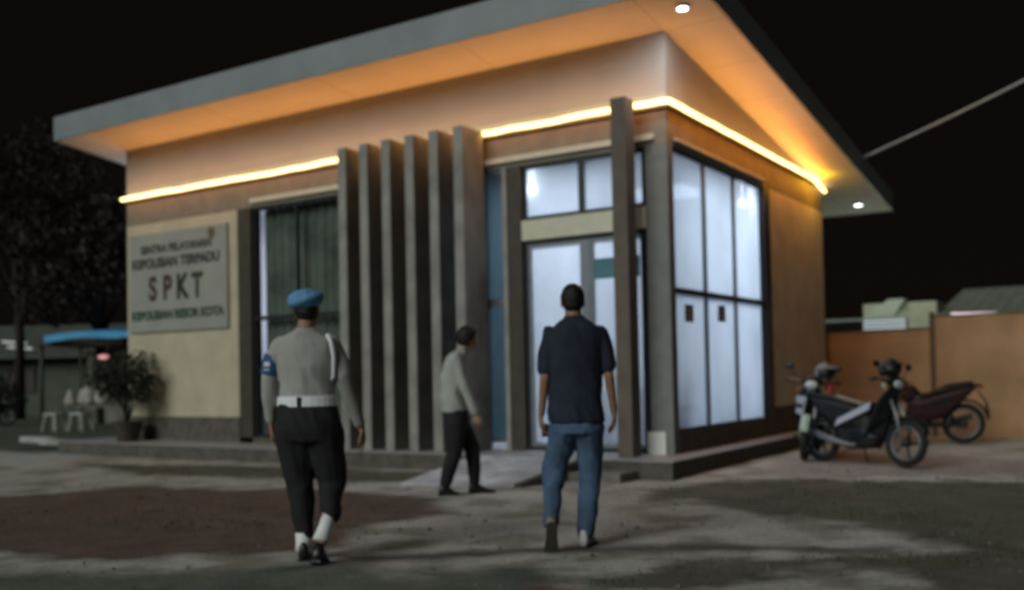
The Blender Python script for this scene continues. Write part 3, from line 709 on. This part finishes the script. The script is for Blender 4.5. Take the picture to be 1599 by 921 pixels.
# beret
br = MB(); c = P(484,470,.0)
T = Matrix.Rotation(-.22, 3, 'Y') @ Matrix.Rotation(.12, 3, 'X')
br.ball(c, V((.122,.128,.055)), 24, T); br.ball(c+V((-.022,-.01,.018)), V((.098,.105,.052)), 20, T); br.ball(c+V((.02,0,-.022)), V((.098,.105,.04)), 20, T)
be = blend(br, 'beret', blue_b, R_, .008, 3, .005, 14)
hb = MB(); hb.ball(hc+V((0,-.018,.010)), V((.083,.092,.085)), 18); blend(hb, 'hair', M['hair'], R_, .008, 2, .003, 40)

# --- man in dark polo and jeans
F = Fig('man in dark navy polo shirt and blue jeans holding a phone, walking to the door', 903, 850, 7.0); R_ = F.root; P = F.P
hc = P(903,476,.02); mb = MB(); Mx, pt = head(mb, hc, V((.05,1,-.05)), 1.0)
limb(mb, [P(903,490,0),P(903,515,-.02)], [.056,.062])
mb.loft(F.rings([(904,520,30,.07,-.02),(904,560,38,.09,-.01),(904,620,32,.085,0),(904,655,34,.09,0),(904,668,32,.09,0)]))
limb(mb, [P(866,530,0),P(857,594,-.02),P(851,648,.04)], [.044,.036,.025])
limb(mb, [P(946,530,0),P(956,592,-.02),P(963,645,.03)], [.044,.036,.025])
limb(mb, [P(884,660,0),P(870,735,.04),P(860,805,-.14)], [.075,.052,.034])
limb(mb, [P(924,660,0),P(925,740,.03),P(914,835,.0)], [.075,.052,.034])
hand(mb, P(850,650,.045), (-.02,.12,-1), (-1,0,0), -1, .75); hand(mb, P(963,647,.03), (.05,.15,-1), (1,0,0), 1, .5)
blend(mb, 'body', M['skin'], R_, .0055, 3); eyes(R_, pt, 1); hair_cap(R_, Mx, pt, 1.0, thick=.006)
mb = MB()
mb.loft(F.rings([(903,499,13,.058,-.01),(903,504,17,.068,-.015),(904,511,30,.085,-.02),(905,520,41,.10,-.02),(905,535,46,.115,-.015),(905,565,43,.12,-.01),(904,600,41,.115,0),(903,635,42,.120,0),(903,661,44,.130,0)]))
limb(mb, [P(868,526,0),P(861,556,-.01),P(858,580,-.015)], [.062,.062,.054]); limb(mb, [P(942,526,0),P(951,554,-.01),P(955,578,-.015)], [.062,.062,.054])
blend(mb, 'polo_shirt', polo_n, R_, .011, 2, .014, 8, 9)
MB().tube([P(892,499,.03),P(895,501,-.055),P(903,502,-.075),P(911,501,-.055),P(914,499,.03)], 1, 8, rf=[.012,.014,.015,.014,.012]).build('collar', polo_n, R_, smooth=True)
mb = MB()
mb.loft(F.rings([(904,652,36,.10,0),(904,666,41,.118,-.005),(904,678,42,.12,-.005)]))
limb(mb, [P(884,670,0),P(878,705,.02),P(869,738,.06),P(863,770,-.06),P(860.5,808,-.14)], [.104,.094,.080,.068,.058])
limb(mb, [P(924,670,0),P(925,705,.02),P(925,742,.03),P(920,785,.02),P(914.5,833,.0)], [.104,.094,.080,.070,.062])
blend(mb, 'jeans', jeans, R_, .011, 2, .013, 9, 4)
shoe(R_, 'shoe', shoe_b, P(860,812,-.17), (-.05,1,0), 1.15); shoe(R_, 'shoe', shoe_w, P(914,833,0), (.35,1,0))
ph = empty('phone', F.root.matrix_world.translation, 0)
bpy.context.view_layer.update()
ph.matrix_world = R_.matrix_world
MB().box(P(851,664,.05),P(862,684,.062)).build('phone_case', M['black'], ph, bevel=.003)
tag(ph, 'black phone held low in the left hand of the man in jeans', 'phone')

# --- man in pale shirt seen from the side
F = Fig('man in long sleeved pale shirt and black trousers turning towards the fins', 722, 770, 10.2); R_ = F.root; P = F.P
hc = P(735,534,.0); mb = MB(); Mx, pt = head(mb, hc, V((1,.45,-.22)), 1.0)
limb(mb, [P(730,543,0),P(722,560,0)], [.055,.062])
mb.loft(F.rings([(716,560,12,.15,0),(713,590,15,.14,0),(713,625,13,.12,0),(715,648,14,.13,0),(716,660,13,.12,0)]))
limb(mb, [P(716,566,-.16),P(730,608,-.19),P(747,648,-.17)], [.042,.036,.026])
limb(mb, [P(716,566,.16),P(712,606,.19),P(722,640,.18)], [.042,.036,.026])
limb(mb, [P(715,660,-.08),P(712,705,-.09),P(697,752,-.09)], [.075,.05,.035])
limb(mb, [P(716,660,.08),P(737,703,.09),P(740,754,.09)], [.075,.05,.035])
hand(mb, P(747.5,649,-.17), (.35,.05,-.95), (.3,-1,0), 1, .5); hand(mb, P(722,641,.18), (.3,.05,-.9), (.2,1,0), -1, .5)
blend(mb, 'body', M['skin_light'], R_, .0055, 3); eyes(R_, pt, 1); hair_cap(R_, Mx, pt, 1.0, thick=.020)
mb = MB()
mb.loft(F.rings([(726,549,8,.065,0),(723,553,11,.10,0),(719,559,15,.165,0),(715,572,18,.19,0),(712,595,20.5,.175,0),(711,620,20,.155,0),(713,645,19.5,.155,0)]))
limb(mb, [P(716,563,-.165),P(724,586,-.185),P(730,608,-.195),P(738,627,-.185),P(745.5,645,-.17)], [.060,.054,.050,.044,.038])
limb(mb, [P(716,563,.165),P(713,586,.185),P(712,606,.195),P(718,634,.18)], [.060,.054,.050,.040])
blend(mb, 'shirt', shirt_w, R_, .011, 2, .012, 9, 6)
MB().tube([P(720,550,-.055),P(727,547,-.062),P(733,550,-.04)], 1, 8, rf=[.014,.016,.012]).build('collar', shirt_w, R_, smooth=True)
mb = MB()
mb.loft(F.rings([(714,641,18.5,.15,0),(716,652,19,.16,0),(716,666,18.5,.155,0)]))
limb(mb, [P(714,662,-.08),P(714,685,-.09),P(712,706,-.09),P(704,730,-.09),P(698,750,-.09)], [.105,.095,.080,.070,.062])
limb(mb, [P(718,662,.08),P(729,684,.09),P(738,704,.09),P(740,730,.09),P(741,753,.09)], [.105,.095,.080,.068,.060])
blend(mb, 'trousers', black_t, R_, .011, 3, .007, 9, 8)
shoe(R_, 'shoe', boot, P(697,759,-.09), (1,.15,0), .12); shoe(R_, 'shoe', boot, P(741,759,.09), (1,.15,0), .0)

# ------------------------------------------------------------------ motorbikes
def guard(c, Rr, a0, a1, hw, n=12, th=.006):
    mb = MB(); rg = []
    for i in range(n+1):
        a = a0+(a1-a0)*i/n; ca, sa = math.cos(a), math.sin(a)
        def q(r, y): return (c[0]+r*ca, y, c[2]+r*sa)
        rg.append([q(Rr-.02,-hw), q(Rr,-hw*.7), q(Rr+.008,0), q(Rr,hw*.7), q(Rr-.02,hw), q(Rr-.02-th,hw*.93), q(Rr-th,hw*.6), q(Rr+.008-th,0), q(Rr-th,-hw*.6), q(Rr-.02-th,-hw*.93)])
    return mb.loft(rg)
def wheel(root, x, R=.285, wd=.058, spokes=5):
    h = MB().tube([(x,-.05,R),(x,.05,R)], .045, 16)
    for k in range(spokes*2 if spokes > 6 else spokes):
        a = 2*math.pi*k/(spokes*2 if spokes > 6 else spokes); r0 = .04; r1 = R-.055
        wd_ = .006 if spokes > 6 else .016
        h.tube([(x+r0*math.cos(a),.0,R+r0*math.sin(a)),(x+r1*math.cos(a),0,R+r1*math.sin(a))], wd_, 6)
    wo = h.build('wheel', M['frame'], root, smooth=True)
    MB().torus((x,0,R), R-wd*.75, wd*.75, k=10, n=36).build('tyre', M['rubber'], wo, smooth=True)
    MB().torus((x,0,R), R-wd*1.55, .014, k=6, n=36, sx=1.8).build('rim', M['alu'], wo, smooth=True)
    return wo
def motorbike(label, body, accent, kind='scooter', front=None, lamp=None, slash=False):
    b = empty('motorbike', (0,0,0), 0, label, 'motorbike', 'motorbikes parked beside the office')
    wb = .63; R = .285 if kind != 'trail' else .31
    sp = 5 if kind != 'trail' else 9
    wheel(b, wb, R, spokes=sp); wheel(b, -wb, R, spokes=sp)
    top = V((.40,0,.93))
    fk = MB()
    for sgn in (-1,1): fk.tube([(wb,sgn*.075,R),(wb-.10,sgn*.075,.62),(top.x,sgn*.06,.88)], .020, 10)
    fk.build('front_fork', M['steel'], b, smooth=True)
    guard((wb,0,R), R+.03, .35, 2.5, .06).build('front_mudguard', front or body, b, smooth=True)
    # handlebar
    hb_ = MB().tube([(.34,-.34,1.02),(.40,-.22,1.04),(.43,-.08,.98),(.43,.08,.98),(.40,.22,1.04),(.34,.34,1.02)], .013, 8).build('handlebar', M['black'], b, smooth=True)
    for sgn in (-1,1):
        MB().tube([(.345,sgn*.35,1.02),(.39,sgn*.24,1.04)], .020, 10).build('grip', M['black'], hb_, smooth=True)
        mr = MB().tube([(.40,sgn*.20,1.05),(.40,sgn*.27,1.17)], .006, 6).ball((.40,sgn*.30,1.21), (.012,.062,.042), 14).build('mirror', M['black'], hb_, smooth=True)
        MB().tube([(.47,sgn*.15,1.03),(.42,sgn*.30,1.04)], .006, 6).build('brake_lever', M['chrome'], hb_)
    eng = MB().ball((-.02,0,.36), (.17,.11,.12), 14).tube([(.0,-.14,.33),(.0,.14,.33)], .085, 16).box((-.12,-.06,.22),(.20,.06,.34))
    for k in range(5): eng.box((.12+.03*k,-.07,.30),(.135+.03*k,.07,.44))
    eng.build('engine', M['frame'], b, bevel=.004)
    MB().box((-.66,.07,.27),(-.02,.10,.31)).box((-.66,-.10,.27),(-.02,-.07,.31)).tube([(-.5,.10,.32),(-.36,.10,.66)],.02,8).tube([(-.5,-.10,.32),(-.36,-.10,.66)],.02,8).build('swingarm', M['black'], b, bevel=.004)
    MB().tube([(.12,-.10,.28),(-.05,-.13,.22),(-.35,-.15,.27),(-.78,-.16,.40)], 1, 14, rf=[.018,.022,.045,.050]).build('exhaust', M['alu'], b, smooth=True)
    MB().tube([(-.05,.08,.22),(-.10,.24,.02)], .010, 6).build('side_stand', M['black'], b)
    MB().tube([(.05,-.24,.27),(.05,.24,.27)], .012, 8).tube([(-.28,-.22,.36),(-.28,.22,.36)], .010, 8).build('foot_peg', M['black'], b)
    up_ = .0 if kind != 'trail' else .07
    # tail and side cowls
    prof = [(-.78,.76+up_),(-.86,.84+up_),(-.62,.82+up_),(-.12,.74),(.16,.66),(.16,.40),(-.06,.34),(-.34,.40),(-.60,.58+up_)]
    MB().prism(prof, -.15, .15, .62).build('side_cowl', body, b, smooth=False, bevel=.012)
    for sgn in (-1,1):
        if slash:
            MB().add([(-.30,sgn*.16,.44),(.24,sgn*.19,.66),(.26,sgn*.19,.76),(-.26,sgn*.16,.54),(-.30,sgn*.175,.44),(.24,sgn*.205,.66),(.26,sgn*.205,.76),(-.26,sgn*.175,.54)],
                     [(0,1,2,3),(7,6,5,4),(0,4,5,1),(1,5,6,2),(2,6,7,3),(3,7,4,0)]).build('cowl_stripe', accent, b, bevel=.004)
            continue
        MB().add([(-.70,sgn*.132,.765+up_),(-.16,sgn*.154,.66),(-.12,sgn*.154,.585),(-.62,sgn*.138,.69+up_),(-.70,sgn*.144,.765+up_),(-.16,sgn*.162,.66),(-.12,sgn*.162,.585),(-.62,sgn*.148,.69+up_)],
                 [(0,1,2,3),(7,6,5,4),(0,4,5,1),(1,5,6,2),(2,6,7,3),(3,7,4,0)]).build('cowl_stripe', accent, b, bevel=.004)
    MB().prism([(.16,.66),(.10,.74),(-.18,.78),(-.42,.84+up_),(-.76,.88+up_),(-.78,.83+up_),(-.40,.77+up_),(-.1,.70)], -.125, .125, .7).build('seat', M['black'], b, bevel=.015)
    tl_ = MB().box((-.90,-.06,.77+up_),(-.855,.06,.83+up_)).build('tail_light', mat('tail_lamp_red', (.35,.02,.02), .3), b, bevel=.008)
    guard((-wb,0,R), R+.06, 1.2, 3.0, .07).build('rear_mudguard', M['black'], b, smooth=True)
    MB().hexa([(-.985,-.09,.44),(-.975,-.09,.44),(-.975,.09,.44),(-.985,.09,.44),(-.955,-.09,.62),(-.945,-.09,.62),(-.945,.09,.62),(-.955,.09,.62)]).build('number_plate', M['black'], b)
    MB().tube([(-.83,-.05,.75+up_),(-.97,-.02,.60)], .012, 6).build('plate_bracket', M['black'], b)
    if kind == 'trail':
        MB().prism([(.36,.86),(.30,.92),(.06,.90),(-.02,.80),(.10,.66),(.32,.68)], -.13, .13, .6).build('fuel_tank', body, b, bevel=.02)
        MB().tube([(.34,0,.86),(.14,0,.62),(.20,0,.30)], .028, 8).tube([(.30,0,.84),(-.2,0,.72)], .022, 8).build('frame', M['black'], b, smooth=True)
    else:
        # leg shield / front fairing
        sh_ = MB()
        for sgn in (-1,1):
            sh_.loft([[(.46,0,.98),(.50,sgn*.02,.98),(.46,sgn*.10,.95),(.42,sgn*.10,.95)],
                      [(.42,0,.80),(.48,sgn*.03,.80),(.40,sgn*.20,.80),(.36,sgn*.19,.80)],
                      [(.32,0,.55),(.40,sgn*.03,.55),(.28,sgn*.20,.52),(.24,sgn*.19,.52)],
                      [(.24,0,.34),(.32,sgn*.03,.34),(.12,sgn*.15,.30),(.09,sgn*.14,.30)]])
        sh_.build('leg_shield', body, b, bevel=.008)
        for sgn in ((-1,1) if not slash else ()):
            for (z0,z1,x0,x1,y0,y1) in ((.86,.93,.475,.462,.02,.13),(.70,.82,.474,.462,.05,.185),(.56,.66,.43,.41,.06,.19)):
                MB().add([(x0-.0,sgn*y0,z0),(x1-.06,sgn*y1,z0+.03),(x1-.05,sgn*y1,z1+.01),(x0+.015,sgn*y0,z1),(x0+.012,sgn*y0,z0),(x1-.045,sgn*y1,z0+.03),(x1-.035,sgn*y1,z1+.01),(x0+.028,sgn*y0,z1)],
                         [(0,1,2,3),(7,6,5,4),(0,4,5,1),(1,5,6,2),(2,6,7,3),(3,7,4,0)]).build('fairing_panel', accent, b, bevel=.004)
        MB().tube([(.30,0,.90),(.18,0,.5),(-.05,0,.42),(-.4,0,.7)], .030, 8).build('frame', M['black'], b, smooth=True)
        MB().prism([(-.34,.44),(.14,.46),(.30,.34),(.22,.20),(-.16,.17),(-.36,.28)], -.14, .14, .7).build('lower_cover', M['black'], b, bevel=.015)
        MB().ball((.44,0,1.02), (.06,.14,.075), 16).build('handlebar_cover', body, b, smooth=True)
    hl = MB().ball((.50,0,.98 if kind != 'trail' else .90), (.035,.085,.055), 16).build('headlight', lamp or mat('lamp_glass', (.45,.50,.48), .2), b, smooth=True)
    for sgn in (-1,1): MB().ball((.44,sgn*.17,.90), (.03,.025,.018), 10).build('indicator', mat('indicator_amber', (.40,.18,.05), .3), b, smooth=True)
    return b
def gp_(px, py):
    d = fw + rt2*((px-799.5)/FPX) - up2*((py-PY)/FPX); return CAM+d*(-CAM.z/d.z)
fh = V((-math.sin(YAW), math.cos(YAW), 0))
def park(b, px, py, right, away, ref=.63, lean=.10):
    h = (rt*right+fh*away).normalized(); p = gp_(px,py); p = p-h*ref
    b.rotation_euler = (lean*-1, 0, math.atan2(h.y,h.x)); b.location = (p.x,p.y,0)
    bpy.context.view_layer.update(); return b
dk_body = mat('body_black_gloss', (.010,.011,.012), .4, .1, spec=.25); blue_grey = mat('panel_blue_grey', (.34,.36,.44), .35, .1)
silver = mat('panel_silver', (.38,.41,.47), .3, .08); maroon = mat('body_maroon', (.030,.012,.013), .35, .1); green_gl = mat('lamp_greenish', (.34,.44,.38), .25)
b1 = park(motorbike('scooter with pale fairing stripes facing the camera beside the office corner', dk_body, blue_grey, 'scooter', green_gl), 1256, 719, -.40, -.91)
MB().box((.22,.20,.72),(.38,.24,1.02)).build('side_panel', mat('panel_red', (.50,.03,.05), .5), b1, bevel=.01)
b2 = park(motorbike('black scooter with a slanting silver side panel, in the middle of the three', dk_body, silver, 'scooter', slash=True), 1414, 729, .52, -.85)
b3 = park(motorbike('dark maroon motorbike with raised tail standing nearest the ochre fence', maroon, M['black'], 'trail'), 1505, 692, -.97, .25, ref=-.63)
def helmet(loc, rz, shell, label):
    h = empty('helmet', loc, rz, label, 'helmet')
    mb = MB(); mb.ball((0,0,.0), (.145,.125,.13), 20)
    mb.v = [v if v.z > -.085 else V((v.x*.92, v.y*.92, -.085)) for v in mb.v]
    mb.build('shell', shell, h, smooth=True)
    vv = MB(); rg = []
    for i in range(9):
        a = -1.1+2.2*i/8; rg.append([(.152*math.cos(a),.131*math.sin(a),z) for z in (-.05,.045)]+[(.146*math.cos(a),.126*math.sin(a),z) for z in (.045,-.05)])
    vv.loft(rg).build('visor', M['black'], h, smooth=True)
    MB().hexa([(.09,-.09,.060),(.22,-.06,.045),(.22,.06,.045),(.09,.09,.060),(.09,-.09,.075),(.22,-.06,.055),(.22,.06,.055),(.09,.09,.075)]).build('peak', shell, h, bevel=.003)
    return h
def onto(b, p): return b.matrix_world @ V(p)
q = onto(b1, (.34,.14,1.15)); helmet((q.x,q.y,q.z), b1.rotation_euler.z+.4, mat('helmet_silver', (.13,.15,.16), .35), 'silver helmet resting on the mirror of the scooter facing the camera')
q = onto(b2, (.36,.0,1.17)); helmet((q.x,q.y,q.z), b2.rotation_euler.z-.3, M['black'], 'black helmet resting on the handlebar of the middle scooter')

# ------------------------------------------------------------------ foliage
def leafball(mb, c, r, n, ls, rnd, flat=1):
    vs = []; fs = []
    for _ in range(n):
        while True:
            p = V((rnd.uniform(-1,1), rnd.uniform(-1,1), rnd.uniform(-1,1)))
            if .25 < p.length < 1: break
        p = V((p.x*r[0], p.y*r[1], p.z*r[2]))+V(c)
        if noise.noise(p*2.2/max(r)) < -.18: continue
        a = V((rnd.gauss(0,1),rnd.gauss(0,1),rnd.gauss(0,1))).normalized(); u = a.orthogonal().normalized(); w_ = a.cross(u)
        s_ = ls*rnd.uniform(.6,1.3); k = len(vs)
        vs += [p-u*s_, p+w_*s_*.45, p+u*s_, p-w_*s_*.45]; fs.append((k,k+1,k+2,k+3))
    mb.add(vs, fs)
M['leaf'] = mat('leaves_dark', (.022,.026,.015), .7, .4, 1.5, 0); M['leaf_r'] = mat('leaves_reddish', (.020,.011,.008), .7, .4, 1.5, 0); M['bark'] = mat('bark', (.03,.022,.018), .9, .3, 8, .6)
def tree(loc, h, cr, label, seed, lf, group='trees in the dark behind the yard'):
    rnd = random.Random(seed); t_ = empty('tree', loc, rnd.uniform(0,6), label, 'tree', group)
    tb_ = MB().tube([(0,0,-.1),(.05,.03,h*.3),(-.05,.1,h*.6),(.05,0,h*.9)], 1, 10, rf=[.2,.15,.11,.03]); mb = MB(); cl = []
    for k in range(7):
        a = k*2.4; z = h*rnd.uniform(.38,.6); e = V((math.cos(a)*cr*rnd.uniform(.5,.8), math.sin(a)*cr*rnd.uniform(.5,.8), h*rnd.uniform(.6,.98)))
        tb_.tube([(0,0,z), V((0,0,z)).lerp(e,.5)+V((0,0,.25)), e], 1, 7, rf=[.08,.05,.015]); cl.append(e)
    cl += [V((0,0,h*.9)), V((.4,-.3,h*.75))]
    tb_.build('trunk', M['bark'], t_, smooth=True)
    for e in cl: leafball(mb, e, (cr*.5*rnd.uniform(.8,1.2), cr*.5, cr*.38), 900, .11, rnd)
    mb.build('crown', lf, t_, fixn=False)
    return t_
def atd(px, py, depth):
    d = fw + rt2*((px-799.5)/FPX) - up2*((py-PY)/FPX); return CAM+d*depth
p = atd(30, 600, 34); tree((p.x,p.y,0), 9.5, 3.4, 'tall dark reddish tree at the far left behind the stalls', 3, M['leaf_r'])
p = atd(160, 600, 29); tree((p.x,p.y,0), 6.0, 2.3, 'lower reddish tree showing just left of the office wall', 5, M['leaf_r'])
def shrub(loc, h, r, label, seed, pot=False):
    rnd = random.Random(seed); s_ = empty('shrub', loc, 0, label, 'plant'); st = MB(); mb = MB()
    z0 = .0
    if pot:
        MB().loft([[(rr*math.cos(a), rr*math.sin(a), z) for a in [k*math.pi/8 for k in range(16)]] for z, rr in ((0,.17),(.30,.24),(.34,.25))]).build('pot', M['dark'], s_); z0 = .33
    for k in range(9):
        a = k*.7; e = V((math.cos(a)*r*rnd.uniform(.2,.8), math.sin(a)*r*rnd.uniform(.2,.8), z0+(h-z0)*rnd.uniform(.35,.95)))
        st.tube([(0,0,z0-.02), (e.x*.3,e.y*.3,e.z*.6), e], 1, 6, rf=[.014,.010,.004]); leafball(mb, e, (r*.5,r*.5,r*.45), 320, .045, rnd)
    st.build('stem', M['bark'], s_); mb.build('foliage', M['leaf'], s_, fixn=False); return s_
shrub((-9.75,-.42,.2), 1.35, .62, 'dark leafy potted shrub standing under the wall sign', 11, True)
p = gp_(-25, 705); shrub((p.x,p.y,0), 1.5, .6, 'black bushy plant cut by the left edge of the picture', 13)

# ------------------------------------------------------------------ stall and houses at the far left
o_ = gp_(120, 668); DP = (o_-CAM).dot(fw); SC = FPX/DP
def stall_xy(px, py, y=0): return V(((px-120)/SC, y, (668-py)/SC))
st = empty('market_stall', (o_.x,o_.y,0), YAW, 'open stall with a blue tarpaulin roof left of the office', 'stall')
Q = stall_xy
for px, y in ((66,0),(196,0),(66,2.4),(196,2.4)): MB().tube([Q(px,672,y),Q(px,528,y)], .055 if y == 0 else .04, 8).build('post', M['dark'], st, smooth=True)
tp = MB(); rg = []
for i in range(13):
    px = 84+i*(150/12); sag = 5*math.sin(math.pi*i/12)
    a = Q(px, 521+max(0,(120-px))*.10-sag*.4, -.5); b = Q(px, 505+max(0,(120-px))*.10, 2.8)
    rg.append([a, b, b+V((0,0,-.03)), a+V((0,0,-.17-.02*math.sin(i)))])
tp.loft(rg).build('tarpaulin_roof', mat('tarp_blue', (.09,.42,.75), .45, .15, 3), st)
MB().box(Q(60,532,-.3),Q(200,538,2.6)).build('roof_beam', M['dark'], st)
MB().box(Q(72,600,2.5),Q(215,668,2.56)).box(Q(72,545,2.5),Q(215,600,2.56)).build('back_panel', mat('panel_dim', (.16,.16,.13), .8, .4, 2), st)
MB().box(Q(78,634,.4),Q(180,637,1.1)).box(Q(82,637,.45),Q(86,668,.5)).box(Q(172,637,.45),Q(176,668,.5)).box(Q(82,637,1.0),Q(86,668,1.05)).box(Q(172,637,1.0),Q(176,668,1.05)).build('counter', M['concrete'], st)
MB().ball(Q(148,557,.6), (.16,.10,.06), 12).build('lamp', emit('lamp_pink', (1,.42,.42), .8), st, smooth=True)
pale = mat('pale_cloth', (.46,.44,.40), .8, .2)
def sack(px, py, w_, h_, y, label, ma=pale, seed=1):
    c = Q(px,py,y); r = R_s = Matrix.Rotation(YAW, 3, 'Z')@c; s_ = empty('sack', (o_.x+r.x,o_.y+r.y,r.z), YAW, label, 'sack', 'pale goods on the stall')
    mb = MB(); mb.ball((0,0,h_/2), (w_/2,w_*.35,h_/2), 16); mb.ball((0,0,h_*.3), (w_*.52,w_*.36,h_*.3), 16); mb.ball((0,0,h_*.95),(w_*.14,w_*.12,h_*.12),10)
    blend(mb, 'sack_body', ma, s_, .02, 2, .03, 5, seed)
    MB().torus((0,0,h_*.9), w_*.14, .012, 'z', 12, 6).build('tie', M['dark'], s_)
    return s_
sack(92,634,.32,.42,.75,'left pale sack on the stall counter',seed=1)
sack(118,634,.50,.50,.75,'widest pale sack, in the middle of the stall counter',seed=2)
sack(143,634,.42,.62,.75,'tallest pale sack on the stall counter',seed=3)
def stool(px, py, label):
    p = gp_(px,py); s_ = empty('stool', (p.x,p.y,0), .3, label, 'stool', 'white stools in front of the stall')
    MB().box((-.19,-.19,.40),(.19,.19,.45)).build('seat', M['white_p'], s_, bevel=.02)
    for a in (-1,1):
        for b in (-1,1): MB().tube([(a*.15,b*.15,.41),(a*.20,b*.20,0)], .022, 6).build('leg', M['white_p'], s_)
    return s_
stool(85,673,'white plastic stool by the stall post'); stool(126,672,'white plastic stool under the right half of the stall counter')
# motorbike beside the stall
b4 = park(motorbike('dark motorbike with a reddish side left of the stall post', maroon, mat('panel_dull_red', (.30,.05,.05), .5), 'scooter'), 10, 664, .9, .3)
b4['group'] = 'motorbikes by the stall'
# far house
p = gp_(20, 652); fhs = empty('far_house', (p.x,p.y,0), YAW, 'dim greenish house at the far left edge behind the stall', 'building')
DP2 = (p-CAM).dot(fw); S2 = FPX/DP2
MB().box((-4,1.5,0),(2.4,6,2.2)).build('wall', mat('house_wall_green', (.09,.10,.08), .8, .15, 2), fhs)
MB().hexa([(-4.3,.9,2.15),(2.7,.9,2.15),(2.7,6.3,3.6),(-4.3,6.3,3.6),(-4.3,.9,2.22),(2.7,.9,2.22),(2.7,6.3,3.67),(-4.3,6.3,3.67)]).build('roof', mat('house_roof', (.11,.12,.10), .7, .2, 3, brick=(.3,8,.02,.6)), fhs)
MB().box((-.9,1.44,.9),(.1,1.5,1.8)).build('window', M['dark'], fhs)
for k,(z,x) in enumerate(((2.72,-.3),(2.52,-.1))):
    MB().tube([(x-.45,.75,z+.05),(x+.45,.75,z-.03)], .028, 8).build('tube_light', emit('tube_white', (.8,.85,.8), .45), fhs)
MB().tube([(-.3,.8,2.2),(-.3,.8,2.75)],.02).build('lamp_bracket', M['steel'], fhs)
# low pale kerb stones in front of the stall
for k,(px,py) in enumerate(((60,690),(92,694))):
    p = gp_(px,py); tag(MB().box((-.55,-.09,0),(.55,.09,.12)).build('kerb_stone', mat('kerb_pale', (.42,.42,.42), .8, .15), bevel=.015, loc=(p.x,p.y,-.01)), '%s pale kerb stone on the ground before the stall' % ('farther' if k == 0 else 'nearer'), 'kerb', 'kerb stones before the stall')
